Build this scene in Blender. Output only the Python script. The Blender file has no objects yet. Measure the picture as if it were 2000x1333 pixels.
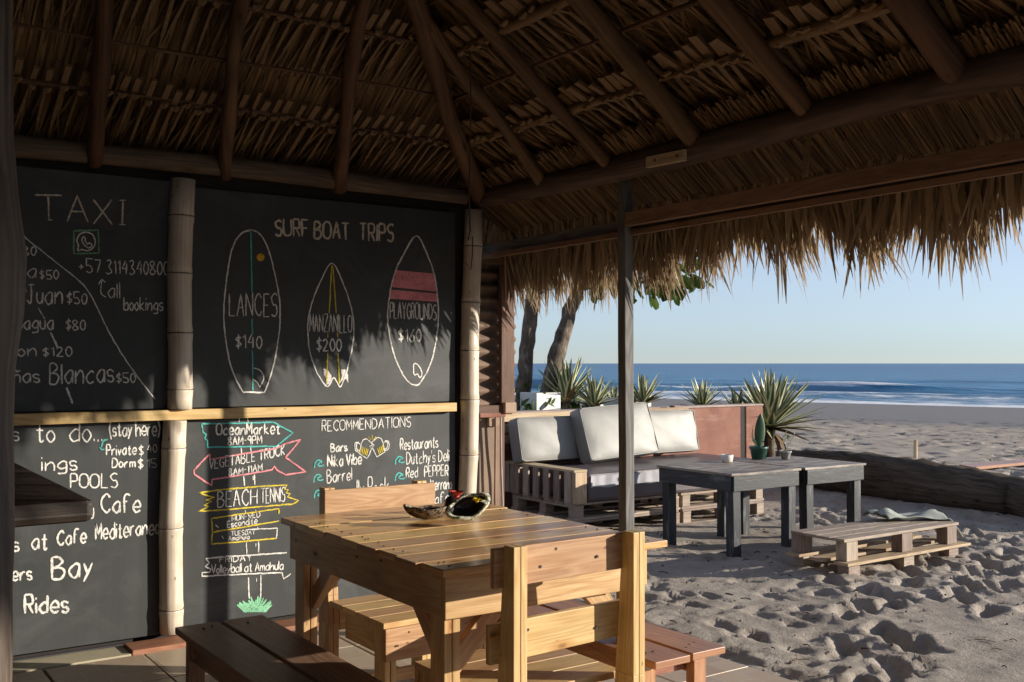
import bpy, math, random
import numpy as np
from mathutils import Vector, Matrix
random.seed(7); rng = np.random.default_rng(7)
PI = math.pi
SC = bpy.context.scene
COL = SC.collection
V = Vector

# ------------------------------------------------------------------ camera
CAM_H = 1.4
AZ = math.radians(55.4); PIT = math.atan(43.5/2000)
cam_d = bpy.data.cameras.new('camera'); cam = bpy.data.objects.new('camera', cam_d); COL.objects.link(cam)
cam.location = (0, 0, CAM_H)
fwd = V((math.cos(AZ)*math.cos(PIT), math.sin(AZ)*math.cos(PIT), math.sin(PIT)))
cam.rotation_euler = fwd.to_track_quat('-Z', 'Y').to_euler()
cam_d.sensor_width = 36; cam_d.lens = 36.0; cam_d.clip_end = 40000; cam_d.clip_start = .05
SC.camera = cam
# ------------------------------------------------------------------ world, sun, exposure
SUNV = V((0.788, -0.616, 0.225)).normalized()          # towards the sun
EL = math.asin(SUNV.z)
w = bpy.data.worlds.new('World'); SC.world = w; w.use_nodes = True
nt = w.node_tree; bg = nt.nodes['Background']; sky = nt.nodes.new('ShaderNodeTexSky')
sky.sky_type = 'NISHITA'; sky.sun_disc = False; sky.sun_elevation = EL
sky.sun_rotation = math.atan2(SUNV.x, SUNV.y); sky.air_density = 1.0; sky.dust_density = 0.0; sky.ozone_density = 6.0; sky.altitude = 1500
hs = nt.nodes.new('ShaderNodeHueSaturation'); hs.inputs['Saturation'].default_value = .50
nt.links.new(sky.outputs[0], hs.inputs['Color']); nt.links.new(hs.outputs[0], bg.inputs[0]); bg.inputs[1].default_value = 0.118
sd = bpy.data.lights.new('sun', 'SUN'); so = bpy.data.objects.new('sun', sd); COL.objects.link(so)
sd.energy = 5.0; sd.angle = math.radians(0.53); sd.color = (1.0, 0.91, 0.78)
so.location = (20, -20, 8); so.rotation_euler = SUNV.to_track_quat('Z', 'Y').to_euler()
SC.view_settings.view_transform = 'Standard'; SC.view_settings.look = 'None'
SC.view_settings.exposure = 0.62; SC.view_settings.gamma = 1; SC.view_settings.use_curve_mapping = False
SC.cycles.max_bounces = 10; SC.cycles.diffuse_bounces = 6; SC.cycles.use_denoising = True

# ------------------------------------------------------------------ photo pixel -> point on a real plane
cR = V((math.sin(AZ), -math.cos(AZ), 0)); cU = cR.cross(fwd)
C0 = V((0, 0, CAM_H))
def ray(px, py): return fwd*2000 + cR*(px-1000) - cU*(py-666.5)
def at(px, py, n, c):
    n = V(n); d = ray(px, py); return C0 + d*((c-n.dot(C0))/n.dot(d))
YB = 5.30                                            # face of the chalkboards
def wl(px, py, y=YB): return at(px, py, (0, 1, 0), y)

# ------------------------------------------------------------------ materials
def newmat(name):
    m = bpy.data.materials.new(name); m.use_nodes = True
    return m, m.node_tree, m.node_tree.nodes['Principled BSDF']
def N(nt, t, **k):
    n = nt.nodes.new(t)
    for a, b in k.items(): setattr(n, a, b)
    return n
def L(nt, a, b): nt.links.new(a, b)
def ramp(nt, fac, stops, interp='LINEAR'):
    r = N(nt, 'ShaderNodeValToRGB'); r.color_ramp.interpolation = interp
    e = r.color_ramp.elements
    while len(e) < len(stops): e.new(.5)
    for i, (p, c) in enumerate(stops):
        e[i].position = p; e[i].color = (c, c, c, 1) if isinstance(c, (int, float)) else (*c, 1)
    L(nt, fac, r.inputs[0]); return r
def mix(nt, fac, a, b, mode='MIX'):
    m = N(nt, 'ShaderNodeMix', data_type='RGBA', blend_type=mode)
    for s, v in ((m.inputs[0], fac), (m.inputs[6], a), (m.inputs[7], b)):
        if hasattr(v, 'links'): L(nt, v, s)
        elif isinstance(v, (int, float)): s.default_value = v
        else: s.default_value = (*v, 1)
    return m.outputs[2]
def mth(nt, op, a, b=0.0, c=0.0):
    m = N(nt, 'ShaderNodeMath', operation=op)
    for s, v in zip(m.inputs, (a, b, c)):
        if hasattr(v, 'links'): L(nt, v, s)
        else: s.default_value = v
    return m.outputs[0]
def noise(nt, vec, scale, detail=4, rough=.55, dist=0):
    n = N(nt, 'ShaderNodeTexNoise'); n.inputs['Scale'].default_value = scale; n.inputs['Detail'].default_value = detail
    n.inputs['Roughness'].default_value = rough; n.inputs['Distortion'].default_value = dist
    if vec is not None: L(nt, vec, n.inputs['Vector'])
    return n.outputs['Fac']
def mapping(nt, vec, scale, loc=(0, 0, 0), rot=(0, 0, 0)):
    m = N(nt, 'ShaderNodeMapping'); m.inputs['Scale'].default_value = scale; m.inputs['Location'].default_value = loc
    m.inputs['Rotation'].default_value = rot; L(nt, vec, m.inputs['Vector']); return m.outputs[0]
def coord(nt, k='Object'): return N(nt, 'ShaderNodeTexCoord').outputs[k]
def bump(nt, b, h, s=.3, d=.01):
    n = N(nt, 'ShaderNodeBump'); n.inputs['Strength'].default_value = s; n.inputs['Distance'].default_value = d
    L(nt, h, n.inputs['Height']); L(nt, n.outputs[0], b.inputs['Normal']); return n
def rnd(nt): return N(nt, 'ShaderNodeObjectInfo').outputs['Random']

def wood(name, light, dark, rough=.5, knots=.6, worn=None, wornamt=.5, varn=0, vary=.35, gs=1.0, spec=.4, stain=.35, bd=.002):
    m, nt, b = newmat(name)
    uv = coord(nt, 'UV')
    fine = noise(nt, mapping(nt, uv, (4*gs, 150*gs, 1)), 1, 5, .6)
    broad = noise(nt, mapping(nt, uv, (1.0*gs, 9*gs, 1)), 1, 2, .5, .4)
    rings = mth(nt, 'SINE', mth(nt, 'MULTIPLY', broad, 75))
    rings = mth(nt, 'MULTIPLY_ADD', rings, .5, .5)
    g = mth(nt, 'ADD', mth(nt, 'MULTIPLY', rings, .22), mth(nt, 'MULTIPLY', fine, .78))
    col = ramp(nt, g, [(.22, dark), (.72, light)]).outputs[0]
    big = noise(nt, mapping(nt, uv, (1.6, 5, 1)), 1, 3)
    col = mix(nt, ramp(nt, big, [(.35, 0.0), (.7, .45)]).outputs[0], col, [c*.72 for c in dark])
    # knots
    v = N(nt, 'ShaderNodeTexVoronoi'); v.inputs['Scale'].default_value = 1
    L(nt, mapping(nt, uv, (4.2, 9.5, 1)), v.inputs['Vector'])
    vr = N(nt, 'ShaderNodeSeparateColor'); L(nt, v.outputs['Color'], vr.inputs[0])
    sel = mth(nt, 'LESS_THAN', vr.outputs[0], knots*.35)
    kn = ramp(nt, v.outputs['Distance'], [(.05, 1.0), (.12, 0.0)]).outputs[0]
    halo = ramp(nt, v.outputs['Distance'], [(.08, .75), (.26, 0.0)]).outputs[0]
    col = mix(nt, mth(nt, 'MULTIPLY', halo, sel), col, (dark[0]*.95, dark[1]*.62, dark[2]*.4))
    col = mix(nt, mth(nt, 'MULTIPLY', kn, sel), col, [c*.22 for c in dark])
    sm = noise(nt, mapping(nt, uv, (2.6, 11, 1), loc=(3, 7, 0)), 1, 5, .7, .6)
    col = mix(nt, mth(nt, 'MULTIPLY', ramp(nt, sm, [(.52, 0.0), (.66, 1.0)]).outputs[0], stain), col, [c*.5 for c in dark])
    sp_ = noise(nt, mapping(nt, uv, (26, 60, 1)), 1, 2, .5)
    col = mix(nt, ramp(nt, sp_, [(.69, 0.0), (.75, .75)]).outputs[0], col, [c*.3 for c in dark])
    # object variation
    r = rnd(nt)
    hv = N(nt, 'ShaderNodeHueSaturation'); L(nt, mth(nt, 'MULTIPLY_ADD', r, vary, 1-vary*.55), hv.inputs['Value'])
    L(nt, mth(nt, 'MULTIPLY_ADD', r, .03, .485), hv.inputs['Hue'])
    L(nt, col, hv.inputs['Color']); col = hv.outputs[0]
    if worn:
        wn = noise(nt, mapping(nt, uv, (3, 22, 1)), 1, 6, .7)
        wm = ramp(nt, wn, [(.62-wornamt*.3, 0.0), (.74-wornamt*.2, 1.0)]).outputs[0]
        col = mix(nt, wm, col, worn)
    L(nt, col, b.inputs['Base Color'])
    rr = mth(nt, 'MULTIPLY_ADD', fine, .35, rough-.17)
    L(nt, rr, b.inputs['Roughness']); b.inputs['Specular IOR Level'].default_value = spec
    if varn:
        b.inputs['Coat Weight'].default_value = varn; b.inputs['Coat Roughness'].default_value = .16
    bump(nt, b, g, .35 if bd < .01 else .9, bd)
    return m

def plain(name, col, rough=.6, var=.25, scale=12, bumps=.2, spec=.4, bd=.003, dark=None, metal=0):
    m, nt, b = newmat(name)
    o = coord(nt); n = noise(nt, o, scale, 6, .6); n2 = noise(nt, o, scale*.15, 3)
    d = dark or [c*(1-var*1.6) for c in col]
    c = ramp(nt, mth(nt, 'ADD', mth(nt, 'MULTIPLY', n, .55), mth(nt, 'MULTIPLY', n2, .45)), [(.32, d), (.66, col)]).outputs[0]
    L(nt, c, b.inputs['Base Color']); b.inputs['Roughness'].default_value = rough; b.inputs['Metallic'].default_value = metal
    b.inputs['Specular IOR Level'].default_value = spec; bump(nt, b, n, bumps, bd)
    return m

M = {}
M['pine'] = wood('varnished_pine', (.68, .47, .235), (.43, .24, .095), .45, 1.4, varn=.2)
M['pine_table'] = wood('oiled_table_pine', (.88, .57, .235), (.50, .26, .09), .36, 1.5, varn=.5, vary=.6, stain=.6)
M['bench_dark'] = wood('dark_stained_wood', (.38, .225, .14), (.14, .075, .045), .5, .9, varn=.12)
M['bench_red'] = wood('reddish_wood', (.50, .24, .12), (.24, .10, .045), .42, .7, varn=.3)
M['rail'] = wood('rail_pine', (.62, .44, .23), (.45, .24, .09), .5, .9)
M['counter'] = wood('dark_counter_wood', (.055, .036, .028), (.02, .013, .010), .42, .5)
M['old'] = wood('weathered_post_wood', (.30, .27, .25), (.10, .082, .07), .7, .3, gs=.7)
M['old_dark'] = wood('dark_weathered_post_wood', (.20, .195, .19), (.06, .055, .052), .7, .4, gs=.7)
M['gnarled'] = wood('gnarled_post_wood', (.15, .105, .082), (.035, .024, .019), .6, .9, gs=.6, spec=.5, stain=.7)
M['rafter'] = wood('smoked_rafter_wood', (.19, .095, .046), (.055, .028, .016), .75, .9, gs=.5)
M['log'] = wood('old_log_wood', (.17, .11, .075), (.055, .036, .025), .75, .8, gs=.5)
M['fascia'] = wood('fascia_wood', (.30, .17, .10), (.16, .085, .05), .6, .4)
M['pallet'] = wood('pallet_wood', (.56, .43, .30), (.33, .22, .13), .75, .5, vary=.5)
M['pallet_grey'] = wood('grey_pallet_wood', (.46, .38, .31), (.25, .18, .14), .75, .5, vary=.5)
M['black_wood'] = wood('worn_black_paint', (.040, .044, .050), (.016, .018, .022), .45, .1, worn=(.16, .17, .185), wornamt=.22, vary=.3)
M['black_top'] = wood('worn_table_top', (.26, .21, .17), (.10, .08, .07), .5, .2, worn=(.46, .40, .34), wornamt=.5)
M['threshold'] = wood('threshold_wood', (.50, .27, .14), (.30, .145, .065), .55, .7)
M['driftwood'] = wood('driftwood_bark', (.15, .115, .088), (.04, .03, .023), .85, .8, gs=.5, spec=.2, stain=.7, bd=.012)
M['shutter'] = wood('shutter_wood', (.20, .11, .06), (.08, .04, .022), .65, .4)
M['leafrib'] = plain('palm_stalk', (.25, .155, .076), .6, .3, 30, .3)
M['hardware'] = plain('dark_metal', (.04, .035, .03), .5, .2)
M['rust'] = plain('rusty_wire', (.10, .05, .03), .8, .3)
M['nail'] = plain('nail_head', (.045, .03, .022), .6, .2)
M['grout'] = plain('dark_grout', (.20, .17, .14), .9, .2)
M['white_plaster'] = plain('white_plaster', (.78, .77, .74), .8, .12, 6)
M['concrete'] = plain('concrete', (.50, .49, .48), .85, .2, 10, .3)
M['cord'] = plain('brown_cord', (.30, .16, .10), .7, .2)
M['pot_green'] = plain('green_glazed_pot', (.035, .10, .075), .35, .3, 14, .1)
M['pot_grey'] = plain('grey_cement_pot', (.38, .37, .33), .8, .3, 40)
M['pot_white'] = plain('white_ceramic_pot', (.75, .71, .62), .45, .15, 10)
M['soil'] = plain('potting_soil', (.06, .04, .03), .95, .3, 60, .8)
M['cactus'] = plain('cactus_flesh', (.05, .12, .05), .5, .4, 25, .3)
M['twig'] = plain('pale_twig', (.30, .28, .16), .7, .2)
M['petal_y'] = plain('yellow_petal', (.85, .62, .02), .6, .2, 60)
M['petal_r'] = plain('red_petal', (.62, .07, .05), .6, .3, 60)
M['petal_w'] = plain('white_petal', (.82, .82, .72), .6, .1, 60)
M['coco_in'] = plain('dark_shell_lining', (.035, .022, .028), .28, .4, 30, .2)
M['surfer'] = plain('black_wetsuit', (.01, .012, .02), .5)
M['carton'] = plain('brown_plywood', (.30, .21, .15), .75, .25, 8)
M['dead_leaf_litter'] = plain('beach_litter', (.16, .11, .075), .9, .5, 9)

def chalk(name, col):
    m, nt, b = newmat(name); o = coord(nt)
    n = noise(nt, o, 260, 2, .6); n2 = noise(nt, o, 14, 3)
    f = ramp(nt, mth(nt, 'ADD', mth(nt, 'MULTIPLY', n, .7), mth(nt, 'MULTIPLY', n2, .3)), [(.36, [c*.28 for c in col]), (.52, col)]).outputs[0]
    L(nt, f, b.inputs['Base Color']); b.inputs['Roughness'].default_value = .95; b.inputs['Specular IOR Level'].default_value = .1
    return m
CH = {'w': chalk('white_chalk', (.78, .76, .71)), 't': chalk('teal_chalk', (.12, .52, .48)), 'p': chalk('pink_chalk', (.80, .30, .33)),
      'y': chalk('yellow_chalk', (.72, .56, .07)), 'g': chalk('green_chalk', (.28, .62, .38)), 'o': chalk('orange_chalk', (.80, .45, .05)),
      'r': chalk('red_chalk', (.55, .10, .12)), 'd': chalk('dim_green_chalk', (.20, .42, .25)), 'c': chalk('cream_chalk', (.70, .62, .50))}
def mk_board():
    m, nt, b = newmat('chalkboard_paint'); o = coord(nt)
    st = noise(nt, mapping(nt, o, (14, 14, 1.1)), 1, 5, .6); cl = noise(nt, o, 2.2, 5, .6, .6); gr = noise(nt, o, 320, 2)
    smear = ramp(nt, noise(nt, mapping(nt, o, (2.2, 1, 3.0)), 1.0, 6, .65, .8), [(.50, 0.0), (.72, 1.0)]).outputs[0]
    f = mth(nt, 'ADD', mth(nt, 'MULTIPLY', st, .5), mth(nt, 'MULTIPLY', cl, .5))
    c = ramp(nt, f, [(.3, (.034, .0365, .0365)), (.7, (.053, .0555, .0555))]).outputs[0]
    c = mix(nt, mth(nt, 'MULTIPLY', smear, .35), c, (.13, .135, .135))
    L(nt, c, b.inputs['Base Color']); b.inputs['Roughness'].default_value = .55; b.inputs['Specular IOR Level'].default_value = .35
    bump(nt, b, gr, .15, .001); return m
M['board'] = mk_board()
M['boardback'] = plain('dark_plywood', (.03, .024, .02), .8, .3)
def mk_bamboo():
    m, nt, b = newmat('dry_bamboo'); uv = coord(nt, 'UV')
    s = noise(nt, mapping(nt, uv, (2.5, 90, 1)), 1, 4); bl = noise(nt, mapping(nt, uv, (5, 9, 1)), 1, 5, .6)
    c = ramp(nt, mth(nt, 'ADD', mth(nt, 'MULTIPLY', s, .5), mth(nt, 'MULTIPLY', bl, .5)), [(.33, (.42, .32, .22)), (.60, (.64, .565, .465))]).outputs[0]
    v = N(nt, 'ShaderNodeTexVoronoi'); v.inputs['Scale'].default_value = 1; L(nt, mapping(nt, uv, (9, 16, 1)), v.inputs['Vector'])
    c = mix(nt, ramp(nt, v.outputs['Distance'], [(.05, .9), (.11, 0.0)]).outputs[0], c, (.16, .09, .045))
    L(nt, c, b.inputs['Base Color']); b.inputs['Roughness'].default_value = .45; bump(nt, b, s, .2, .002); return m
M['bamboo'] = mk_bamboo()
def mk_leafy(name, c1, c2, rough=.55, trans=.35):
    """thin leaf or straw: colour varies per strip through the UV's island value"""
    m, nt, b = newmat(name); uv = coord(nt, 'UV'); sp = N(nt, 'ShaderNodeSeparateXYZ'); L(nt, uv, sp.inputs[0])
    wn = N(nt, 'ShaderNodeTexWhiteNoise', noise_dimensions='1D'); L(nt, mth(nt, 'FLOOR', sp.outputs[0]), wn.inputs['W'])
    st = noise(nt, mapping(nt, uv, (14, 3, 1)), 1, 3)
    f = mth(nt, 'ADD', mth(nt, 'MULTIPLY', wn.outputs['Value'], .75), mth(nt, 'MULTIPLY', st, .3))
    c = ramp(nt, f, [(.1, c1), (.85, c2)]).outputs[0]
    L(nt, c, b.inputs['Base Color']); b.inputs['Roughness'].default_value = rough; b.inputs['Specular IOR Level'].default_value = .3
    t = N(nt, 'ShaderNodeBsdfTranslucent'); L(nt, c, t.inputs[0]); ms = N(nt, 'ShaderNodeMixShader'); ms.inputs[0].default_value = trans
    L(nt, b.outputs[0], ms.inputs[1]); L(nt, t.outputs[0], ms.inputs[2]); L(nt, ms.outputs[0], nt.nodes['Material Output'].inputs[0])
    return m
M['thatch'] = mk_leafy('dry_palm_thatch', (.075, .040, .018), (.29, .178, .085), .6, .18)
M['fringe'] = mk_leafy('dry_palm_fringe', (.19, .13, .078), (.50, .375, .24), .6, .38)
M['backing'] = plain('packed_thatch', (.075, .04, .02), .9, .4, 40, .6)
M['green_leaf'] = mk_leafy('almond_leaf', (.035, .07, .012), (.10, .16, .03), .4, .35)
def mk_agave():
    m, nt, b = newmat('striped_agave_leaf'); uv = coord(nt, 'UV'); sp = N(nt, 'ShaderNodeSeparateXYZ'); L(nt, uv, sp.inputs[0])
    e = mth(nt, 'ABSOLUTE', mth(nt, 'SUBTRACT', sp.outputs[1], .5))
    st = noise(nt, mapping(nt, uv, (1.5, 14, 1)), 1, 3)
    g = ramp(nt, st, [(.3, (.045, .085, .04)), (.7, (.11, .17, .08))]).outputs[0]
    c = mix(nt, ramp(nt, e, [(.20, 0.0), (.27, 1.0)]).outputs[0], g, (.60, .58, .36))
    L(nt, c, b.inputs['Base Color']); b.inputs['Roughness'].default_value = .45; return m
M['agave'] = mk_agave()
M['dead_leaf'] = plain('dead_agave_leaf', (.28, .17, .08), .8, .4, 20)
def mk_bark():
    m, nt, b = newmat('lichened_bark'); o = coord(nt)
    n = noise(nt, mapping(nt, o, (1, 1, .5)), 14, 6, .7); k = noise(nt, o, 5, 4)
    c = ramp(nt, n, [(.35, (.045, .033, .024)), (.55, (.15, .11, .08)), (.72, (.36, .32, .27))]).outputs[0]
    c = mix(nt, ramp(nt, k, [(.5, 0.0), (.68, .5)]).outputs[0], c, (.10, .08, .05))
    L(nt, c, b.inputs['Base Color']); b.inputs['Roughness'].default_value = .9; bump(nt, b, n, .9, .02); return m
M['bark'] = mk_bark()
def mk_pink():
    m, nt, b = newmat('weathered_pink_render'); o = coord(nt)
    n = noise(nt, o, 3, 6, .7); k = noise(nt, mapping(nt, o, (3, 3, 12)), 1, 5)
    c = ramp(nt, n, [(.35, (.195, .078, .054)), (.6, (.265, .122, .085)), (.8, (.34, .22, .17))]).outputs[0]
    c = mix(nt, ramp(nt, k, [(.55, 0.0), (.75, .5)]).outputs[0], c, (.40, .28, .23))
    L(nt, c, b.inputs['Base Color']); b.inputs['Roughness'].default_value = .85; bump(nt, b, n, .4, .006); return m
M['pink'] = mk_pink()
M['cap'] = plain('pale_coping', (.44, .35, .31), .85, .25, 12)
M['roof_tile'] = plain('corrugated_fibre_sheet', (.20, .13, .09), .8, .35, 9)
def mk_fabric(name, c1, c2, rough=.5, sc=5):
    m, nt, b = newmat(name); o = coord(nt); n = noise(nt, o, sc, 5, .55, .5); f = noise(nt, o, 180, 2)
    L(nt, ramp(nt, n, [(.3, c1), (.65, c2)]).outputs[0], b.inputs['Base Color']); b.inputs['Roughness'].default_value = rough
    bump(nt, b, n, .4, .010); return m
M['cushion'] = mk_fabric('cream_leatherette', (.20, .195, .178), (.262, .256, .235), .5, 3)
M['mattress'] = mk_fabric('dark_vinyl_cover', (.075, .062, .068), (.12, .10, .108), .4)
M['mattress_side'] = mk_fabric('grey_vinyl_side', (.28, .28, .32), (.42, .42, .45), .35)
M['towel'] = mk_fabric('grey_green_towel', (.26, .29, .26), (.42, .44, .40), .95, 9)
def mk_coco():
    m, nt, b = newmat('carved_coconut_shell'); o = coord(nt); n = noise(nt, o, 55, 5, .7)
    L(nt, ramp(nt, n, [(.47, (.045, .028, .02)), (.53, (.36, .27, .17)), (.60, (.07, .04, .03))]).outputs[0], b.inputs['Base Color'])
    b.inputs['Roughness'].default_value = .5; bump(nt, b, n, .8, .006); return m
M['coco'] = mk_coco()
def mk_gourd():
    m, nt, b = newmat('flecked_green_rind'); o = coord(nt); n = noise(nt, o, 75, 5, .7)
    L(nt, ramp(nt, n, [(.42, (.10, .17, .07)), (.5, (.62, .58, .44)), (.6, (.75, .72, .6))]).outputs[0], b.inputs['Base Color'])
    b.inputs['Roughness'].default_value = .6; bump(nt, b, n, 1, .008); return m
M['gourd'] = mk_gourd()
def mk_tile():
    m, nt, b = newmat('stone_pattern_tile'); uv = coord(nt, 'UV')
    br = N(nt, 'ShaderNodeTexBrick'); br.offset = .37; br.squash = 1.55; br.squash_frequency = 2
    L(nt, uv, br.inputs['Vector']); br.inputs['Scale'].default_value = 1; br.inputs['Brick Width'].default_value = .145
    br.inputs['Row Height'].default_value = .145; br.inputs['Mortar Size'].default_value = .0035; br.inputs['Mortar Smooth'].default_value = .4
    br.inputs['Color1'].default_value = (.58, .45, .31, 1); br.inputs['Color2'].default_value = (.42, .29, .185, 1); br.inputs['Mortar'].default_value = (.58, .54, .47, 1)
    n = noise(nt, uv, 9, 6, .65, .5); n2 = noise(nt, uv, 60, 4)
    c = mix(nt, ramp(nt, n, [(.35, 0.0), (.7, .75)]).outputs[0], br.outputs['Color'], (.47, .40, .31))
    c = mix(nt, mth(nt, 'MULTIPLY', n2, .35), c, (.26, .185, .13))
    L(nt, c, b.inputs['Base Color']); b.inputs['Roughness'].default_value = .42; bump(nt, b, n2, .12, .002); return m
M['tile'] = mk_tile()
M['tile_cream'] = plain('cream_stone_slab', (.50, .44, .31), .55, .15, 8, .1)
def mk_sand():
    m, nt, b = newmat('grey_brown_beach_sand'); o = coord(nt)
    at_ = N(nt, 'ShaderNodeAttribute', attribute_name='wet')
    n = noise(nt, o, 3.0, 6, .65); g = noise(nt, o, 120, 3, .7); g2 = noise(nt, o, 22, 6, .75)
    c = ramp(nt, n, [(.3, (.345, .30, .255)), (.7, (.48, .43, .37))]).outputs[0]
    c = mix(nt, ramp(nt, g2, [(.50, 0.0), (.68, .5)]).outputs[0], c, (.21, .165, .13))
    c = mix(nt, mth(nt, 'MULTIPLY', g, .25), c, (.32, .26, .21))
    c = mix(nt, ramp(nt, noise(nt, o, 160, 2, .5), [(.66, 0.0), (.72, .8)]).outputs[0], c, (.08, .06, .05))
    far = ramp(nt, noise(nt, mapping(nt, o, (.35, .9, 1), rot=(0, 0, .6)), 1, 6, .6), [(.42, 0.0), (.6, .25)]).outputs[0]
    c = mix(nt, far, c, (.26, .22, .19))
    c = mix(nt, at_.outputs['Fac'], c, (.225, .21, .20))
    L(nt, c, b.inputs['Base Color'])
    L(nt, mth(nt, 'MULTIPLY_ADD', at_.outputs['Fac'], -.35, .95), b.inputs['Roughness']); b.inputs['Specular IOR Level'].default_value = .25
    bump(nt, b, mth(nt, 'ADD', mth(nt, 'MULTIPLY', g, .35), g2), .8, .018); return m
M['sand'] = mk_sand()
def mk_sea():
    m, nt, b = newmat('sea_water'); o = coord(nt); sp = N(nt, 'ShaderNodeSeparateXYZ'); L(nt, o, sp.inputs[0])
    foam = N(nt, 'ShaderNodeAttribute', attribute_name='foam').outputs['Fac']
    chop = noise(nt, mapping(nt, o, (.55, .16, 1)), 1, 6, .62); swell = noise(nt, mapping(nt, o, (.07, .008, 1)), 1, 3, .5)
    lace = noise(nt, mapping(nt, o, (1.3, .28, 1)), 1, 6, .72)
    big = ramp(nt, noise(nt, mapping(nt, o, (.02, .0016, 1)), 1, 3), [(.4, (.022, .14, .31)), (.62, (.045, .22, .41))]).outputs[0]
    near = ramp(nt, mth(nt, 'DIVIDE', sp.outputs[0], 420), [(0.05, 1.0), (1.0, 0.0)]).outputs[0]
    c = mix(nt, mth(nt, 'MULTIPLY', near, .7), big, (.07, .28, .46))
    c = mix(nt, ramp(nt, chop, [(.45, 0.0), (.62, .6)]).outputs[0], c, (.012, .08, .20))
    f = mth(nt, 'ADD', foam, mth(nt, 'MULTIPLY_ADD', lace, 1.5, -1.05)); f = mth(nt, 'MULTIPLY', ramp(nt, f, [(.25, 0.0), (.55, 1.0)]).outputs[0], ramp(nt, foam, [(.02, 0.0), (.1, 1.0)]).outputs[0])
    c = mix(nt, f, c, (.80, .83, .86))
    L(nt, c, b.inputs['Base Color']); L(nt, mth(nt, 'MULTIPLY_ADD', f, .5, .32), b.inputs['Roughness'])
    b.inputs['Specular IOR Level'].default_value = .22
    bump(nt, b, mth(nt, 'ADD', chop, mth(nt, 'MULTIPLY', swell, 3)), 1.0, .5); return m
M['sea'] = mk_sea()

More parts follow.
